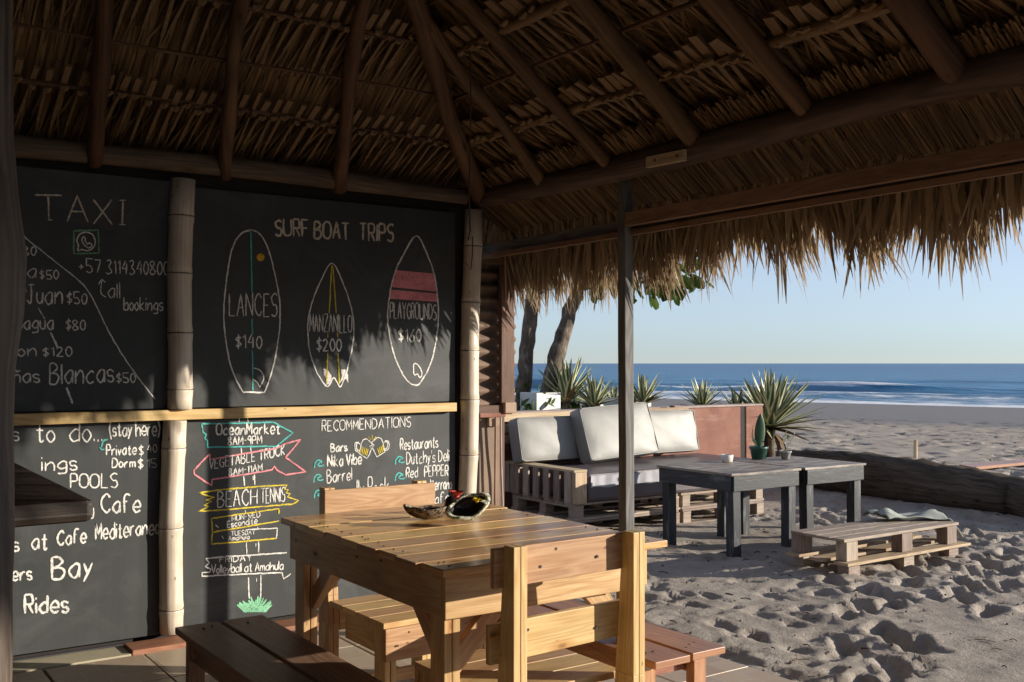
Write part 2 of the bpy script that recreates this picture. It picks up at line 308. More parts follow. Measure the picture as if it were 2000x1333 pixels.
# ------------------------------------------------------------------ mesh builder
class MB:
    def __init__(s): s.v = []; s.f = []; s.u = []; s.m = []; s.off = random.random()*50
    def face(s, idx, uvs, mi=0): s.f.append(idx); s.u.extend(uvs); s.m.append(mi)
    def hexa(s, P, mi=0, uo=None):
        """8 corners: 0-3 at one end (around), 4-7 at the other; u runs 0->4 """
        b = len(s.v); s.v.extend([tuple(p) for p in P]); P = [V(p) for p in P]
        ln = (P[4]-P[0]).length; w1 = (P[1]-P[0]).length; w2 = (P[2]-P[1]).length
        u0 = random.random()*40 if uo is None else uo; v0 = random.random()*40
        vs = [0, w1, w1+w2, 2*w1+w2, 2*w1+2*w2]
        for i in range(4):
            j = (i+1) % 4
            s.face((b+i, b+j, b+4+j, b+4+i), [(u0, v0+vs[i]), (u0, v0+vs[i+1]), (u0+ln, v0+vs[i+1]), (u0+ln, v0+vs[i])], mi)
        for q in ((3, 2, 1, 0), (4, 5, 6, 7)):
            s.face(tuple(b+k for k in q), [(u0, v0), (u0+w1*.2, v0), (u0+w1*.2, v0+w2), (u0, v0+w2)], mi)
    def plank(s, p0, p1, wv, tv, seg=1, warp=0, mi=0):
        """board centred on p0->p1 with full width vector wv and thickness vector tv"""
        p0, p1, wv, tv = V(p0), V(p1), V(wv), V(tv)
        if wv.cross(tv).dot(p1-p0) < 0: wv = -wv
        rings = []
        for i in range(seg+1):
            t = i/seg; c = p0.lerp(p1, t)
            jw = 1+random.uniform(-warp, warp); jo = wv*random.uniform(-warp, warp)*.3+tv*random.uniform(-warp, warp)*.5
            rings.append([c+jo-wv*.5*jw-tv*.5, c+jo+wv*.5*jw-tv*.5, c+jo+wv*.5*jw+tv*.5, c+jo-wv*.5*jw+tv*.5])
        b = len(s.v)
        for r in rings: s.v.extend([tuple(q) for q in r])
        W, T, Ln = wv.length, tv.length, (p1-p0).length; u0 = random.random()*40; v0 = random.random()*40; vs = [0, W, W+T, 2*W+T, 2*W+2*T]
        for i in range(seg):
            ua, ub = u0+Ln*i/seg, u0+Ln*(i+1)/seg
            for k in range(4):
                l = (k+1) % 4; a = b+i*4
                s.face((a+k, a+l, a+4+l, a+4+k), [(ua, v0+vs[k]), (ua, v0+vs[k+1]), (ub, v0+vs[k+1]), (ub, v0+vs[k])], mi)
        s.face((b+3, b+2, b+1, b), [(u0, v0), (u0+T, v0), (u0+T, v0+W), (u0, v0+W)], mi)
        e = b+seg*4; s.face((e, e+1, e+2, e+3), [(u0, v0), (u0, v0+W), (u0+T, v0+W), (u0+T, v0)], mi)
        return s
    def box(s, lo, hi, mi=0):
        lo, hi = V(lo), V(hi); d = hi-lo; c = (lo+hi)/2; ax = max(range(3), key=lambda i: d[i])
        a = V((0, 0, 0)); a[ax] = d[ax]/2; o = [i for i in range(3) if i != ax]
        w1 = V((0, 0, 0)); w1[o[0]] = d[o[0]]; t1 = V((0, 0, 0)); t1[o[1]] = d[o[1]]
        return s.plank(c-a, c+a, w1, t1, mi=mi)
    def tube(s, pts, rad, n=10, mi=0, cap=True, jit=0):
        pts = [V(p) for p in pts]; b = len(s.v); u0 = random.random()*40; v0 = random.random()*40
        if isinstance(rad, (int, float)): rad = [rad]*len(pts)
        ref = None; us = [0]
        for i, p in enumerate(pts):
            t = (pts[min(i+1, len(pts)-1)]-pts[max(i-1, 0)]).normalized()
            if ref is None:
                ref = t.cross(V((0, 0, 1)) if abs(t.z) < .9 else V((1, 0, 0))).normalized()
            ref = (ref-t*ref.dot(t)).normalized(); o = t.cross(ref)
            if i: us.append(us[-1]+(p-pts[i-1]).length)
            for k in range(n):
                a = 2*PI*k/n; r = rad[i]*(1+random.uniform(-jit, jit)); s.v.append(tuple(p+(ref*math.cos(a)+o*math.sin(a))*r))
        per = 2*PI*max(rad)
        for i in range(len(pts)-1):
            for k in range(n):
                l = (k+1) % n
                s.face((b+i*n+k, b+i*n+l, b+(i+1)*n+l, b+(i+1)*n+k), [(u0+us[i], v0+per*k/n), (u0+us[i], v0+per*(k+1)/n), (u0+us[i+1], v0+per*(k+1)/n), (u0+us[i+1], v0+per*k/n)], mi)
        if cap:
            s.face(tuple(b+k for k in reversed(range(n))), [(u0, v0+.3*math.sin(k)*.1) for k in range(n)], mi)
            e = b+(len(pts)-1)*n; s.face(tuple(e+k for k in range(n)), [(u0+.02*math.cos(k), v0+.02*math.sin(k)) for k in range(n)], mi)
        return s
    def quad(s, a, b_, c, d, uv=None, mi=0):
        b = len(s.v); s.v.extend([tuple(a), tuple(b_), tuple(c), tuple(d)])
        s.face((b, b+1, b+2, b+3), uv or [(0, 0), (1, 0), (1, 1), (0, 1)], mi)
    def lathe(s, prof, n=28, mi=0, c=(0, 0, 0), cap=True):
        return s.tube_prof(prof, n, mi, c, cap)
    def tube_prof(s, prof, n, mi, c, cap):
        b = len(s.v)
        for r, z in prof:
            for k in range(n): a = 2*PI*k/n; s.v.append((c[0]+r*math.cos(a), c[1]+r*math.sin(a), c[2]+z))
        for i in range(len(prof)-1):
            for k in range(n):
                l = (k+1) % n; s.face((b+i*n+k, b+i*n+l, b+(i+1)*n+l, b+(i+1)*n+k), [(k/n, i*.1), ((k+1)/n, i*.1), ((k+1)/n, i*.1+.1), (k/n, i*.1+.1)], mi)
        if cap: s.face(tuple(b+k for k in reversed(range(n))), [(0, 0)]*n, mi)
        return s
    def build(s, name, mat, parent=None, smooth=False, bevel=0, **props):
        me = bpy.data.meshes.new(name); me.from_pydata(s.v, [], s.f)
        uv = me.uv_layers.new(name='UVMap'); uv.data.foreach_set('uv', np.array(s.u, dtype=np.float32).ravel())
        mats = mat if isinstance(mat, (list, tuple)) else [mat]
        for m in mats: me.materials.append(m)
        if len(mats) > 1: me.polygons.foreach_set('material_index', s.m)
        if smooth: me.polygons.foreach_set('use_smooth', [True]*len(s.f))
        me.update()
        o = bpy.data.objects.new(name, me); COL.objects.link(o)
        if parent is not None:
            o.parent = parent
        if bevel:
            bv = o.modifiers.new('bevel', 'BEVEL'); bv.width = bevel; bv.segments = 2; bv.limit_method = 'ANGLE'; bv.angle_limit = 1.0
        for k, v in props.items(): o[k] = v
        return o
def tag(o, label=None, cat=None, group=None, kind=None):
    if label: o['label'] = label
    if cat: o['category'] = cat
    if group: o['group'] = group
    if kind: o['kind'] = kind
    return o
def empty(name, loc=(0, 0, 0), rz=0, **k):
    o = bpy.data.objects.new(name, None); COL.objects.link(o); o.location = loc; o.rotation_euler = (0, 0, rz); o.empty_display_size = .1
    return tag(o, **k)
def copy_tree(o, parent=None):
    c = o.copy(); COL.objects.link(c)
    if parent is not None: c.parent = parent
    for ch in list(o.children): copy_tree(ch, c)
    return c
def wob(p0, p1, n, amp, r0, r1, ramp_=.0):
    """a crooked natural pole"""
    p0, p1 = V(p0), V(p1); pts = []; rs = []; ph = [random.uniform(0, 6) for _ in range(6)]
    d = (p1-p0).normalized(); a = d.cross(V((0, 0, 1)) if abs(d.z) < .9 else V((1, 0, 0))).normalized(); b = d.cross(a)
    for i in range(n+1):
        t = i/n; e = math.sin(PI*min(1, max(0, t)))**.5 if amp else 0
        pts.append(p0.lerp(p1, t)+a*amp*e*(math.sin(ph[0]+t*5)+.4*math.sin(ph[1]+t*14))+b*amp*e*(math.sin(ph[2]+t*4)+.4*math.sin(ph[3]+t*12)))
        rs.append((r0+(r1-r0)*t)*(1+ramp_*(math.sin(ph[4]+t*17)+.6*math.sin(ph[5]+t*31))))
    return pts, rs
def vnoise(x, y, seed=0):
    """value noise, numpy"""
    r = np.random.default_rng(seed); T = r.random((256, 256))
    xi = np.floor(x).astype(int); yi = np.floor(y).astype(int); fx = x-xi; fy = y-yi; fx = fx*fx*(3-2*fx); fy = fy*fy*(3-2*fy)
    g = lambda a, b: T[a & 255, b & 255]
    return (g(xi, yi)*(1-fx)+g(xi+1, yi)*fx)*(1-fy)+(g(xi, yi+1)*(1-fx)+g(xi+1, yi+1)*fx)*fy
def fbm(x, y, o=4, seed=0):
    s = 0; a = .5
    for i in range(o): s = s+a*vnoise(x*2**i, y*2**i, seed+i); a *= .5
    return s
def grid_mesh(name, xs, ys, zfun, mat, attr=None, parent=None):
    X, Y = np.meshgrid(xs, ys, indexing='ij'); Z = zfun(X, Y)
    nx, ny = X.shape; co = np.stack([X, Y, Z], -1).reshape(-1, 3).astype(np.float32)
    i = np.arange(nx-1)[:, None]*ny+np.arange(ny-1)[None, :]; q = np.stack([i, i+ny, i+ny+1, i+1], -1).reshape(-1, 4)
    me = bpy.data.meshes.new(name); me.vertices.add(len(co)); me.vertices.foreach_set('co', co.ravel())
    me.loops.add(q.size); me.loops.foreach_set('vertex_index', q.ravel().astype(np.int32))
    me.polygons.add(len(q)); me.polygons.foreach_set('loop_start', np.arange(0, q.size, 4, dtype=np.int32))
    me.polygons.foreach_set('use_smooth', np.ones(len(q), bool)); me.update(calc_edges=True); me.materials.append(mat)
    if attr:
        for k, fn in attr.items():
            a = me.attributes.new(k, 'FLOAT', 'POINT'); a.data.foreach_set('value', fn(X, Y, Z).ravel().astype(np.float32))
    o = bpy.data.objects.new(name, me); COL.objects.link(o)
    return o

# ------------------------------------------------------------------ beach and sea
SEA = -1.5
S1 = at(1450, 783, (0, 0, 1), SEA); S2 = at(2000, 797, (0, 0, 1), SEA)
sdir = (S2-S1).normalized(); snor = V((-sdir.y, sdir.x, 0))
if snor.dot(fwd) < 0: snor = -snor
def inland(X, Y): return -((X-S1.x)*snor.x+(Y-S1.y)*snor.y)
def axis(parts):
    out = [parts[0][0]]
    for a, b, st0, st1 in parts:
        x = a; s = st0
        while x < b-1e-6:
            t = (x-a)/(b-a); x += st0+(st1-st0)*t; out.append(min(x, b))
    return np.array(sorted(set(out)))
prints = []
def ground_base(X, Y):
    q = inland(X, Y)
    return SEA+(np.clip(q, -25, 62)/62.0)*(-.05-SEA)
def ground(X, Y):
    q = inland(X, Y); z = ground_base(X, Y)
    near = np.clip((q-24)/18, 0, 1)
    z = z+near*((fbm(X*.45, Y*.45, 4, 3)-.47)*.11+(fbm(X*2.2, Y*2.2, 4, 9)-.47)*.028+(fbm(X*5.2, Y*5.2, 4, 21)-.47)*.024+(fbm(X*19, Y*19, 2, 33)-.4)*.010)
    ix = X[:, 0]; iy = Y[0, :]
    for (cx, cy, a, lx, ly, dp) in prints:
        R_ = max(lx, ly)*2.4
        if cx < 9.5 and vnoise(np.array([cx*.75+3]), np.array([cy*.75+8]), 77)[0] < .26: continue
        i0, i1 = np.searchsorted(ix, (cx-R_, cx+R_)); j0, j1 = np.searchsorted(iy, (cy-R_, cy+R_))
        if i1-i0 < 2 or j1-j0 < 2: continue
        sx = X[i0:i1, j0:j1]-cx; sy = Y[i0:i1, j0:j1]-cy
        u = (sx*math.cos(a)+sy*math.sin(a))/lx; v = (-sx*math.sin(a)+sy*math.cos(a))/ly; r = np.sqrt(u*u+v*v)*(1+.16*np.sin(3*np.arctan2(v, u)+cx*9))
        z[i0:i1, j0:j1] += -dp*np.exp(-(r**3.2))+dp*.24*np.exp(-((r-1.4)/.33)**2)
    # flat bed under the tiled floor
    k = np.clip(np.minimum(3.22-X, 5.9-Y)/.12, 0, 1)*(np.clip((X+3)/.5, 0, 1))
    return z*(1-k)+(-.09)*k+np.where((X < 3.9) & (k < 1), -.02, 0)
for _ in range(700):
    x = random.uniform(3.35, 9.5); y = random.uniform(.2, 6.6)
    prints.append((x, y, random.uniform(0, PI), random.uniform(.05, .12), random.uniform(.03, .055), random.uniform(.014, .034)))
for _ in range(1500):
    prints.append((random.uniform(3.35, 10), random.uniform(.2, 7), random.uniform(0, PI), random.uniform(.03, .065), random.uniform(.02, .035), random.uniform(.006, .015)))
for tr in range(14):                                       # walked trails
    x, y = random.uniform(3.5, 6.5), random.uniform(.3, 5); a = random.uniform(.2, 1.3)
    for k in range(14):
        a += random.uniform(-.12, .12); x += .33*math.cos(a); y += .33*math.sin(a)
        sd_ = .1*(1 if k % 2 else -1)
        prints.append((x-sd_*math.sin(a), y+sd_*math.cos(a), a, .14, .06, .06))
for _ in range(2200):
    x = random.uniform(8, 40); y = random.uniform(2, 32)
    if inland(x, y) > 34: prints.append((x, y, random.uniform(0, PI), random.uniform(.16, .34), random.uniform(.09, .16), random.uniform(.04, .09)))
gx = axis([(-60, -4, 6, 2), (-4, 3, .6, .12), (3, 9.5, .03, .034), (9.5, 16, .04, .1), (16, 42, .1, .25), (42, 130, .4, 6)])
gy = axis([(-60, -3, 6, 1), (-3, .4, .3, .05), (.4, 7, .032, .034), (7, 14, .04, .1), (14, 34, .1, .25), (34, 130, .4, 6)])
tag(grid_mesh('beach_sand', gx, gy, ground, M['sand'], attr={'wet': lambda X, Y, Z: np.clip((41-inland(X, Y)+4*(fbm(X*.2, Y*.2, 3, 5)-.5))/5, 0, 1)}), kind='structure')
def gz(x, y): return float(ground_base(np.array([[x]]), np.array([[y]]))[0, 0])
sea_w = axis([(-6, 50, .3, .5), (50, 140, 1, 3), (140, 800, 8, 60), (800, 16000, 200, 3000)])
sea_l = axis([(-9000, -120, 2500, 40), (-120, 120, 3, 1.6), (120, 9000, 40, 2500)])
def seaz(Wd, Ld):
    z = np.zeros_like(Wd)
    for c, h, wd, sd_ in ((4, .25, 1.2, 1), (11, .50, 1.8, 2), (21, .80, 2.2, 3), (31, .6, 2.6, 7), (40, .5, 4.5, 4), (66, .55, 6, 5), (95, .45, 7, 6)):
        cc = c+2.2*(fbm(Ld*.03+sd_*9, Ld*0+sd_, 3, 40+sd_)-.5)*4; hh = h*(.35+1.2*vnoise(Ld*.06, Ld*0+sd_, 50+sd_))
        z = z+hh*np.exp(-((Wd-cc)/wd)**2)
    z = z*(np.abs(Ld) < 400)+(fbm(Wd*.35, Ld*.12, 4, 71)-.47)*.22*np.clip(Wd/6, 0, 1)*(Wd < 700)
    return z+.015
def foam(Wd, Ld, Z):
    edge = 1.2*(fbm(Ld*.05, Ld*0, 3, 88)-.5)*4
    f = .95*np.exp(-((Wd-1.4-edge)/1.7)**2)+.45*np.exp(-((Wd-7-edge)/3.6)**2)*(.5+vnoise(Wd*.5, Ld*.08, 91))
    f += .95*np.exp(-((Wd-12.5-edge)/2.6)**2)*np.clip(vnoise(Ld*.07, Wd*.1, 93)*2.6-.7, 0, 1)
    f += .95*np.exp(-((Wd-21.5-edge)/1.6)**2)*np.clip(vnoise(Ld*.06, Wd*.05, 95)*3-1.4, 0, 1)+.6*np.exp(-((Wd-38)/1.4)**2)*np.clip(vnoise(Ld*.04, Wd*.05, 97)*3-1.9, 0, 1)
    f += .16*(Wd < 34)*np.clip(1-Wd/34, 0, 1)
    return np.clip(f, 0, 1)
sea = grid_mesh('sea', sea_w, sea_l, seaz, M['sea'], attr={'foam': foam})
sea.location = (S1.x, S1.y, SEA); sea.rotation_euler = (0, 0, math.atan2(snor.y, snor.x)); tag(sea, kind='structure')
if True:   # flip so local +X is offshore, local Y runs along the shore
    pass

# twigs, shells and leaf bits washed up on the sand
_bs = bpy.data.objects['beach_sand'].data; _co = np.empty(len(_bs.vertices)*3, np.float32); _bs.vertices.foreach_get('co', _co); _Z = _co.reshape(len(gx), len(gy), 3)[..., 2]
def sand_z(x, y): return float(_Z[min(len(gx)-1, np.searchsorted(gx, x)), min(len(gy)-1, np.searchsorted(gy, y))])
lt = MB()
for _ in range(520):
    x = random.uniform(3.45, 11); y = random.uniform(.2, 8.5); z = sand_z(x, y)+.004; a = random.uniform(0, PI); l_ = random.uniform(.012, .07)*(1 if random.random() < .9 else 2.2)
    lt.tube([(x, y, z), (x+l_*.5*math.cos(a), y+l_*.5*math.sin(a), z+random.uniform(0, .008)), (x+l_*math.cos(a+.3), y+l_*math.sin(a+.3), z+.002)], random.uniform(.0015, .004), 4)
for _ in range(260):
    x = random.uniform(3.45, 9); y = random.uniform(.2, 7); z = sand_z(x, y)+.002; r_ = random.uniform(.003, .009); lt.tube([(x, y, z-.003), (x, y, z+r_*.5), (x, y, z+r_)], [r_, r_*.9, r_*.3], 6)
lt.build('beach_litter', M['dead_leaf_litter'], None, kind='stuff')
# ------------------------------------------------------------------ tiled floor of the hut
slab = MB(); slab.box((-2.6, -3.1, -.14), (3.17, 5.60, -.014)).build('floor', M['grout'], kind='structure')
floor = bpy.data.objects['floor']
T = .45
me_cache = {}
nx = 0
for i in range(-1, 7):
    for j in range(1, 11):
        x0 = 3.16-(i+1)*T; y0 = 5.10-(j)*T
        if x0 < .2 or y0 < 1.0: continue
        b = MB(); g = .004; gl = .010 if i % 3 == 1 else g
        lo = (x0+gl, y0+g, -.014); hi = (x0+T-g, y0+T-g, 0)
        bb = len(b.v); (xa, ya, za), (xb, yb, zb) = lo, hi; zb += random.uniform(-.0008, .0008)
        b.v += [(xa, ya, za), (xb, ya, za), (xb, yb, za), (xa, yb, za), (xa, ya, zb), (xb, ya, zb), (xb, yb, zb), (xa, yb, zb)]
        ou, ov = random.random()*9, random.random()*9
        if (i+j) % 2: fu = lambda x, y: (x-x0+ou, y-y0+ov)
        else: fu = lambda x, y: (y-y0+ov, x-x0+ou)
        for q in ((4, 5, 6, 7), (0, 1, 5, 4), (1, 2, 6, 5), (2, 3, 7, 6), (3, 0, 4, 7)):
            b.face(q, [fu(b.v[k][0], b.v[k][1]) for k in q])
        b.build('tile', M['tile'], floor, bevel=.002)
# border along the wall: cream slabs to the left, a timber threshold to the right
b = MB(); b.box((.2, 5.112, -.014), (at(240, 1262, (0, 0, 1), 0).x-.006, 5.29, .004)); b.build('border_slab', M['tile_cream'], floor, bevel=.003)
b = MB(); tX = at(240, 1262, (0, 0, 1), 0).x; b.plank((tX, 5.200, .002), (3.10, 5.200, .002), (0, .165, 0), (0, 0, .030), 6, .02); b.build('threshold_plank', M['threshold'], floor, bevel=.004)
b = MB(); b.box((3.175, -1.5, -.14), (3.33, 5.3, -.03)); tag(b.build('concrete_edge', M['concrete'], None, bevel=.01), kind='structure')

# ------------------------------------------------------------------ back wall with its four chalkboards
wb = MB(); wb.box((-2.6, 5.345, .0), (3.34, 5.375, 2.44)); tag(wb.build('plywood_wall', M['boardback']), 'dark plywood wall of the beach hut behind the chalkboards', 'wall')
def board_obj(x0, x1, z0, z1, label):
    b = MB(); b.box((x0, YB, z0), (x1, YB+.03, z1)); o = b.build('chalkboard', M['board'], None, bevel=.002)
    return tag(o, label, 'chalkboard', 'chalkboards on the hut wall')
BUL = board_obj(-1.2, 1.545, 1.17, 2.335, 'upper left blackboard headed TAXI with prices and a phone number')
BUR = board_obj(1.555, wl(889, 600).x, 1.17, 2.315, 'upper right blackboard titled SURF BOAT TRIPS with three surfboards drawn on it')
BLL = board_obj(-1.2, wl(312, 1000).x, .03, 1.105, 'lower left blackboard of things to do, half hidden by the counter')
BLR = board_obj(wl(338, 1000).x, wl(889, 900).x, .03, 1.105, 'lower right blackboard with sign post drawing and RECOMMENDATIONS list')

GL = dict(zip('ABCDEFGHIJKLMNOPRSTUVWXYZ', [
 "02 3C 62;16 56", "02 0C;~0C 3C 5A 38 07;~07 47 65 42 02", "~6A 4C 1A 07 14 42 64", "02 0C;~0C 4B 67 43 02", "5C 0C 02 52;07 47", "5C 0C 02;07 47",
 "~6A 4C 1A 07 14 42 64;64 67 37", "0C 02;6C 62;07 67", "0C 02", "1C 5C;~3C 34 22 04", "0C 02;5C 07 52", "0C 02 52", "02 0C 35 6C 62", "02 0C 62 6C",
 "~3C 0A 04 32 64 6A 3C", "02 0C;~0C 4C 59 47 07", "02 0C;~0C 4C 59 47 07;27 52", "~5B 3C 0A 27 47 54 32 03", "0C 6C;3C 32", "~0C 04 32 64 6C",
 "0C 32 6C", "0C 22 39 52 7C", "0C 62;6C 02", "0C 37 6C;37 32", "0C 6C 02 62"]))
GL.update(dict(zip('abcdefghiklmnopqrstuvy', [
 "~57 38 05 22 43 57;58 52", "0C 02;~05 38 56 42 03", "~57 38 05 22 53", "5C 52;~57 38 05 22 53", "~05 55 48 28 05 22 53", "~5B 3C 1A 12;08 38",
 "~57 38 05 23 54;~58 51 30 00", "0C 02;~05 38 56 52", "08 02;0A 0B", "0C 02;48 05 52", "0C 02", "08 02;~06 28 36 32;~36 58 66 62", "08 02;~05 38 56 52",
 "~28 06 04 22 44 46 28", "08 00;~07 38 55 32 03", "~57 38 05 23 54;58 50", "08 02;~05 28 48", "~47 28 07 15 35 43 22 03", "~2B 23 32 43;08 48", "~08 04 22 44 48;48 42",
 "08 22 48", "08 23;48 00"])))
GL.update({'0': "~2C 09 05 22 45 49 2C", '1': "0A 2C 22", '2': "~0A 2C 4A 37 02;02 52", '3': "~0B 3C 4A 27;~27 54 22 03", '4': "3C 06 56;4A 42", '5': "5C 0C 07;~07 37 54 32 03",
 '6': "~4C 17 04 22 44 37 05", '7': "0C 5C 22", '8': "~2C 0A 27 54 22 04 27 4A 2C", '9': "~4A 2C 09 27 4A;4A 42", '$': "~4A 2B 09 27 45 23 04;2D 21", '+': "06 46;28 24",
 '(': "~2D 07 20", ')': "~0D 27 00", '-': "07 37", '.': "02 03", "'": "0D 0A", '\u00f1': "08 02;~05 38 56 52;~0A 2B 3A 5B"})
def cv(ch): return int(ch, 36)
def smooth(p):
    if len(p) < 3: return p
    closed = (p[0] == p[-1]); out = []
    for i in range(len(p)-1):
        p1, p2 = p[i], p[i+1]; p0 = p[i-1] if i else (p[-2] if closed else p[0]); p3 = p[i+2] if i+2 < len(p) else (p[1] if closed else p[-1])
        for k in range(4):
            t = k/4; f = lambda a, b, c, d: .5*(2*b+(c-a)*t+(2*a-5*b+4*c-d)*t*t+(3*b-a-3*c+d)*t**3)
            out.append((f(p0[0], p1[0], p2[0], p3[0]), f(p0[1], p1[1], p2[1], p3[1])))
    return out+[p[-1]]
DEP = [0]
def stroke(b, pts, wpx, jit=.35, mi=0):
    """chalk line through photo-pixel points, laid on the board's own plane as a thin raised ribbon"""
    DEP[0] = (DEP[0]+1) % 7; y = YB-.0012-.00025*DEP[0]
    d = []
    for i in range(len(pts)-1):
        a, c = pts[i], pts[i+1]; n = max(1, int(math.hypot(c[0]-a[0], c[1]-a[1])/5))
        d += [(a[0]+(c[0]-a[0])*k/n, a[1]+(c[1]-a[1])*k/n) for k in range(n)]
    d.append(pts[-1]); P = [wl(q[0]+random.gauss(0, jit*.5), q[1]+random.gauss(0, jit*.5), y) for q in d]
    k = (P[0]-C0).length/2000; L_ = []
    for i, p in enumerate(P):
        t = P[min(i+1, len(P)-1)]-P[max(i-1, 0)]; t = V((t.x, 0, t.z))
        if t.length < 1e-7: t = V((1, 0, 0))
        t.normalize(); nr = V((-t.z, 0, t.x)); w_ = wpx*k*.5*1.0*random.uniform(.66, 1.12)
        if i in (0, len(P)-1): w_ *= .65
        L_.append((p+nr*w_, p-nr*w_))
    s = len(b.v)
    for a, c in L_: b.v += [tuple(a), tuple(c)]
    for i in range(len(L_)-1):
        q = (s+2*i, s+2*i+1, s+2*i+3, s+2*i+2)
        a, bb, c = V(b.v[q[0]]), V(b.v[q[1]]), V(b.v[q[2]])
        if (bb-a).cross(c-a).y > 0: q = q[::-1]
        b.face(q, [(0, 0)]*4, mi)
def blob(b, cx, cy, rx, ry, n=20, poly=None):
    y = YB-.0009; pts = poly or [(cx+rx*math.cos(2*PI*k/n), cy+ry*math.sin(2*PI*k/n)) for k in range(n)]
    s = len(b.v); P = [wl(px, py, y) for px, py in pts]; b.v += [tuple(p) for p in P]
    q = list(range(s, s+len(P))); nrm = sum(((P[i].x*P[(i+1) % len(P)].z-P[(i+1) % len(P)].x*P[i].z) for i in range(len(P))))
    if nrm < 0: q = q[::-1]
    b.face(tuple(q), [(0, 0)]*len(P))
def text(b, s, x0, y0, x1, y1, h, wpx=2.6, gap=2.0):
    ws = []
    for ch in s:
        if ch == ' ': ws.append(3.2); continue
        mx = max(cv(t[0]) for st in GL[ch].replace('~', '').split(';') for t in st.split()); ws.append(mx+gap)
    tot = sum(ws)-gap; sx = (x1-x0)/max(tot, .1); u = h/10; cx = 0
    for ch, w_ in zip(s, ws):
        if ch != ' ':
            jy = random.uniform(-.3, .3); js = random.uniform(.95, 1.06); sl = random.uniform(-.03, .03)
            for st in GL[ch].split(';'):
                sm = st[0] == '~'; p = [(cv(t[0]), cv(t[1])-2) for t in st.strip('~').split()]
                if sm: p = smooth(p)
                q = []
                for gx_, gy_ in p:
                    xx = (cx+gx_+sl*gy_)*sx; yy = gy_*u*js+jy*u; f = xx/max(1e-6, x1-x0); q.append((x0+xx, y0+(y1-y0)*f-yy))
                if len(s) and all(abs(q[0][0]-r[0])+abs(q[0][1]-r[1]) < 1.2 for r in q): q = [(q[0][0]-1, q[0][1]), (q[0][0]+1, q[0][1])]
                stroke(b, q, wpx)
        cx += w_
def done(b, name, col, parent, label=None):
    o = b.build(name, CH[col], parent)
    if label: o['label'] = label
    return o
def T_(parent, items, name='chalk_lettering', col='w', label=None):
    for it in items:
        b = MB(); text(b, *it); o = done(b, name, col, parent, it[0])
    return o
def S_(parent, lines, name, col='w', wpx=2.6, label=None, split=False):
    if split:
        for l in lines: S_(parent, [l], name, col, wpx)
        return
    b = MB()
    for l in lines: stroke(b, l, wpx, .5)
    return done(b, name, col, parent, label)
# -- TAXI board
b = MB()
for ch, xa, xb, yb, yt in (('T', 69, 122, 427, 379), ('A', 131, 172, 433, 384), ('X', 183, 219, 437, 387)): text(b, ch, xa, yb, xb, yb+1, yb-yt, 3.4)
stroke(b, [(240, 393), (239, 438)], 3.4); stroke(b, [(233, 392), (246, 392)], 2.4); stroke(b, [(233, 439), (245, 439)], 2.4); stroke(b, [(93, 430), (103, 430)], 2.4)
done(b, 'chalk_title', 'c', BUL, 'TAXI')
T_(BUL, [('30', 45, 500, 70, 500, 17, 2.4), ('da', 31, 543, 70, 543, 30, 2.8), ('$50', 78, 546, 114, 545, 18, 2.4), ('Juan', 53, 594, 121, 594, 38, 3.0), ('$50', 131, 594, 169, 594, 22, 2.6),
   ('nagua', 31, 644, 104, 644, 28, 2.8), ('$80', 129, 645, 166, 645, 20, 2.6), ('on', 35, 696, 70, 696, 24, 3.0), ('$120', 84, 697, 140, 696, 18, 2.6), ('\u00f1as', 24, 748, 77, 748, 27, 3.0),
   ('Blancas', 97, 750, 222, 747, 40, 3.2), ('$50', 228, 748, 264, 747, 19, 2.8)], label='taxi destinations with their prices')
T_(BUL, [('+57', 154, 531, 197, 534, 26, 2.4), ('3114340800', 208, 535, 328, 538, 26, 2.4), ('all', 211, 582, 234, 583, 30, 2.2), ('bookings', 242, 606, 318, 608, 25, 2.4)], label='phone number and call bookings note')
S_(BUL, [smooth([(207, 581), (198, 574), (197, 562), (199, 548)]), [(192, 556), (199, 546), (206, 552)]], 'chalk_arrow', wpx=2.2)
S_(BUL, [smooth([(33, 438), (50, 465), (75, 485), (110, 513), (150, 545), (172, 568), (190, 602), (210, 643), (235, 687), (265, 731), (303, 780)])], 'chalk_coast_line', wpx=2.4)
S_(BUL, [[(75, 602), (88, 624)], [(47, 560), (52, 571)]], 'chalk_dash', wpx=2, split=True); S_(BUL, [[(99, 650), (112, 678)], [(130, 757), (142, 789)]], 'chalk_dash', wpx=4, split=True)
S_(BUL, [[(144, 451), (192, 450), (193, 495), (144, 496), (144, 451)]], 'chalk_logo_frame', 'd', 3)
S_(BUL, [smooth([(157, 489), (152, 490), (153, 480), (150, 470), (155, 459), (167, 454), (180, 458), (186, 470), (183, 483), (172, 490), (161, 488), (157, 489)]),
         smooth([(163, 463), (160, 470), (165, 479), (173, 484), (180, 480), (175, 475), (171, 477), (166, 470), (167, 466), (163, 463)])], 'chalk_phone_logo', 'w', 2.6)
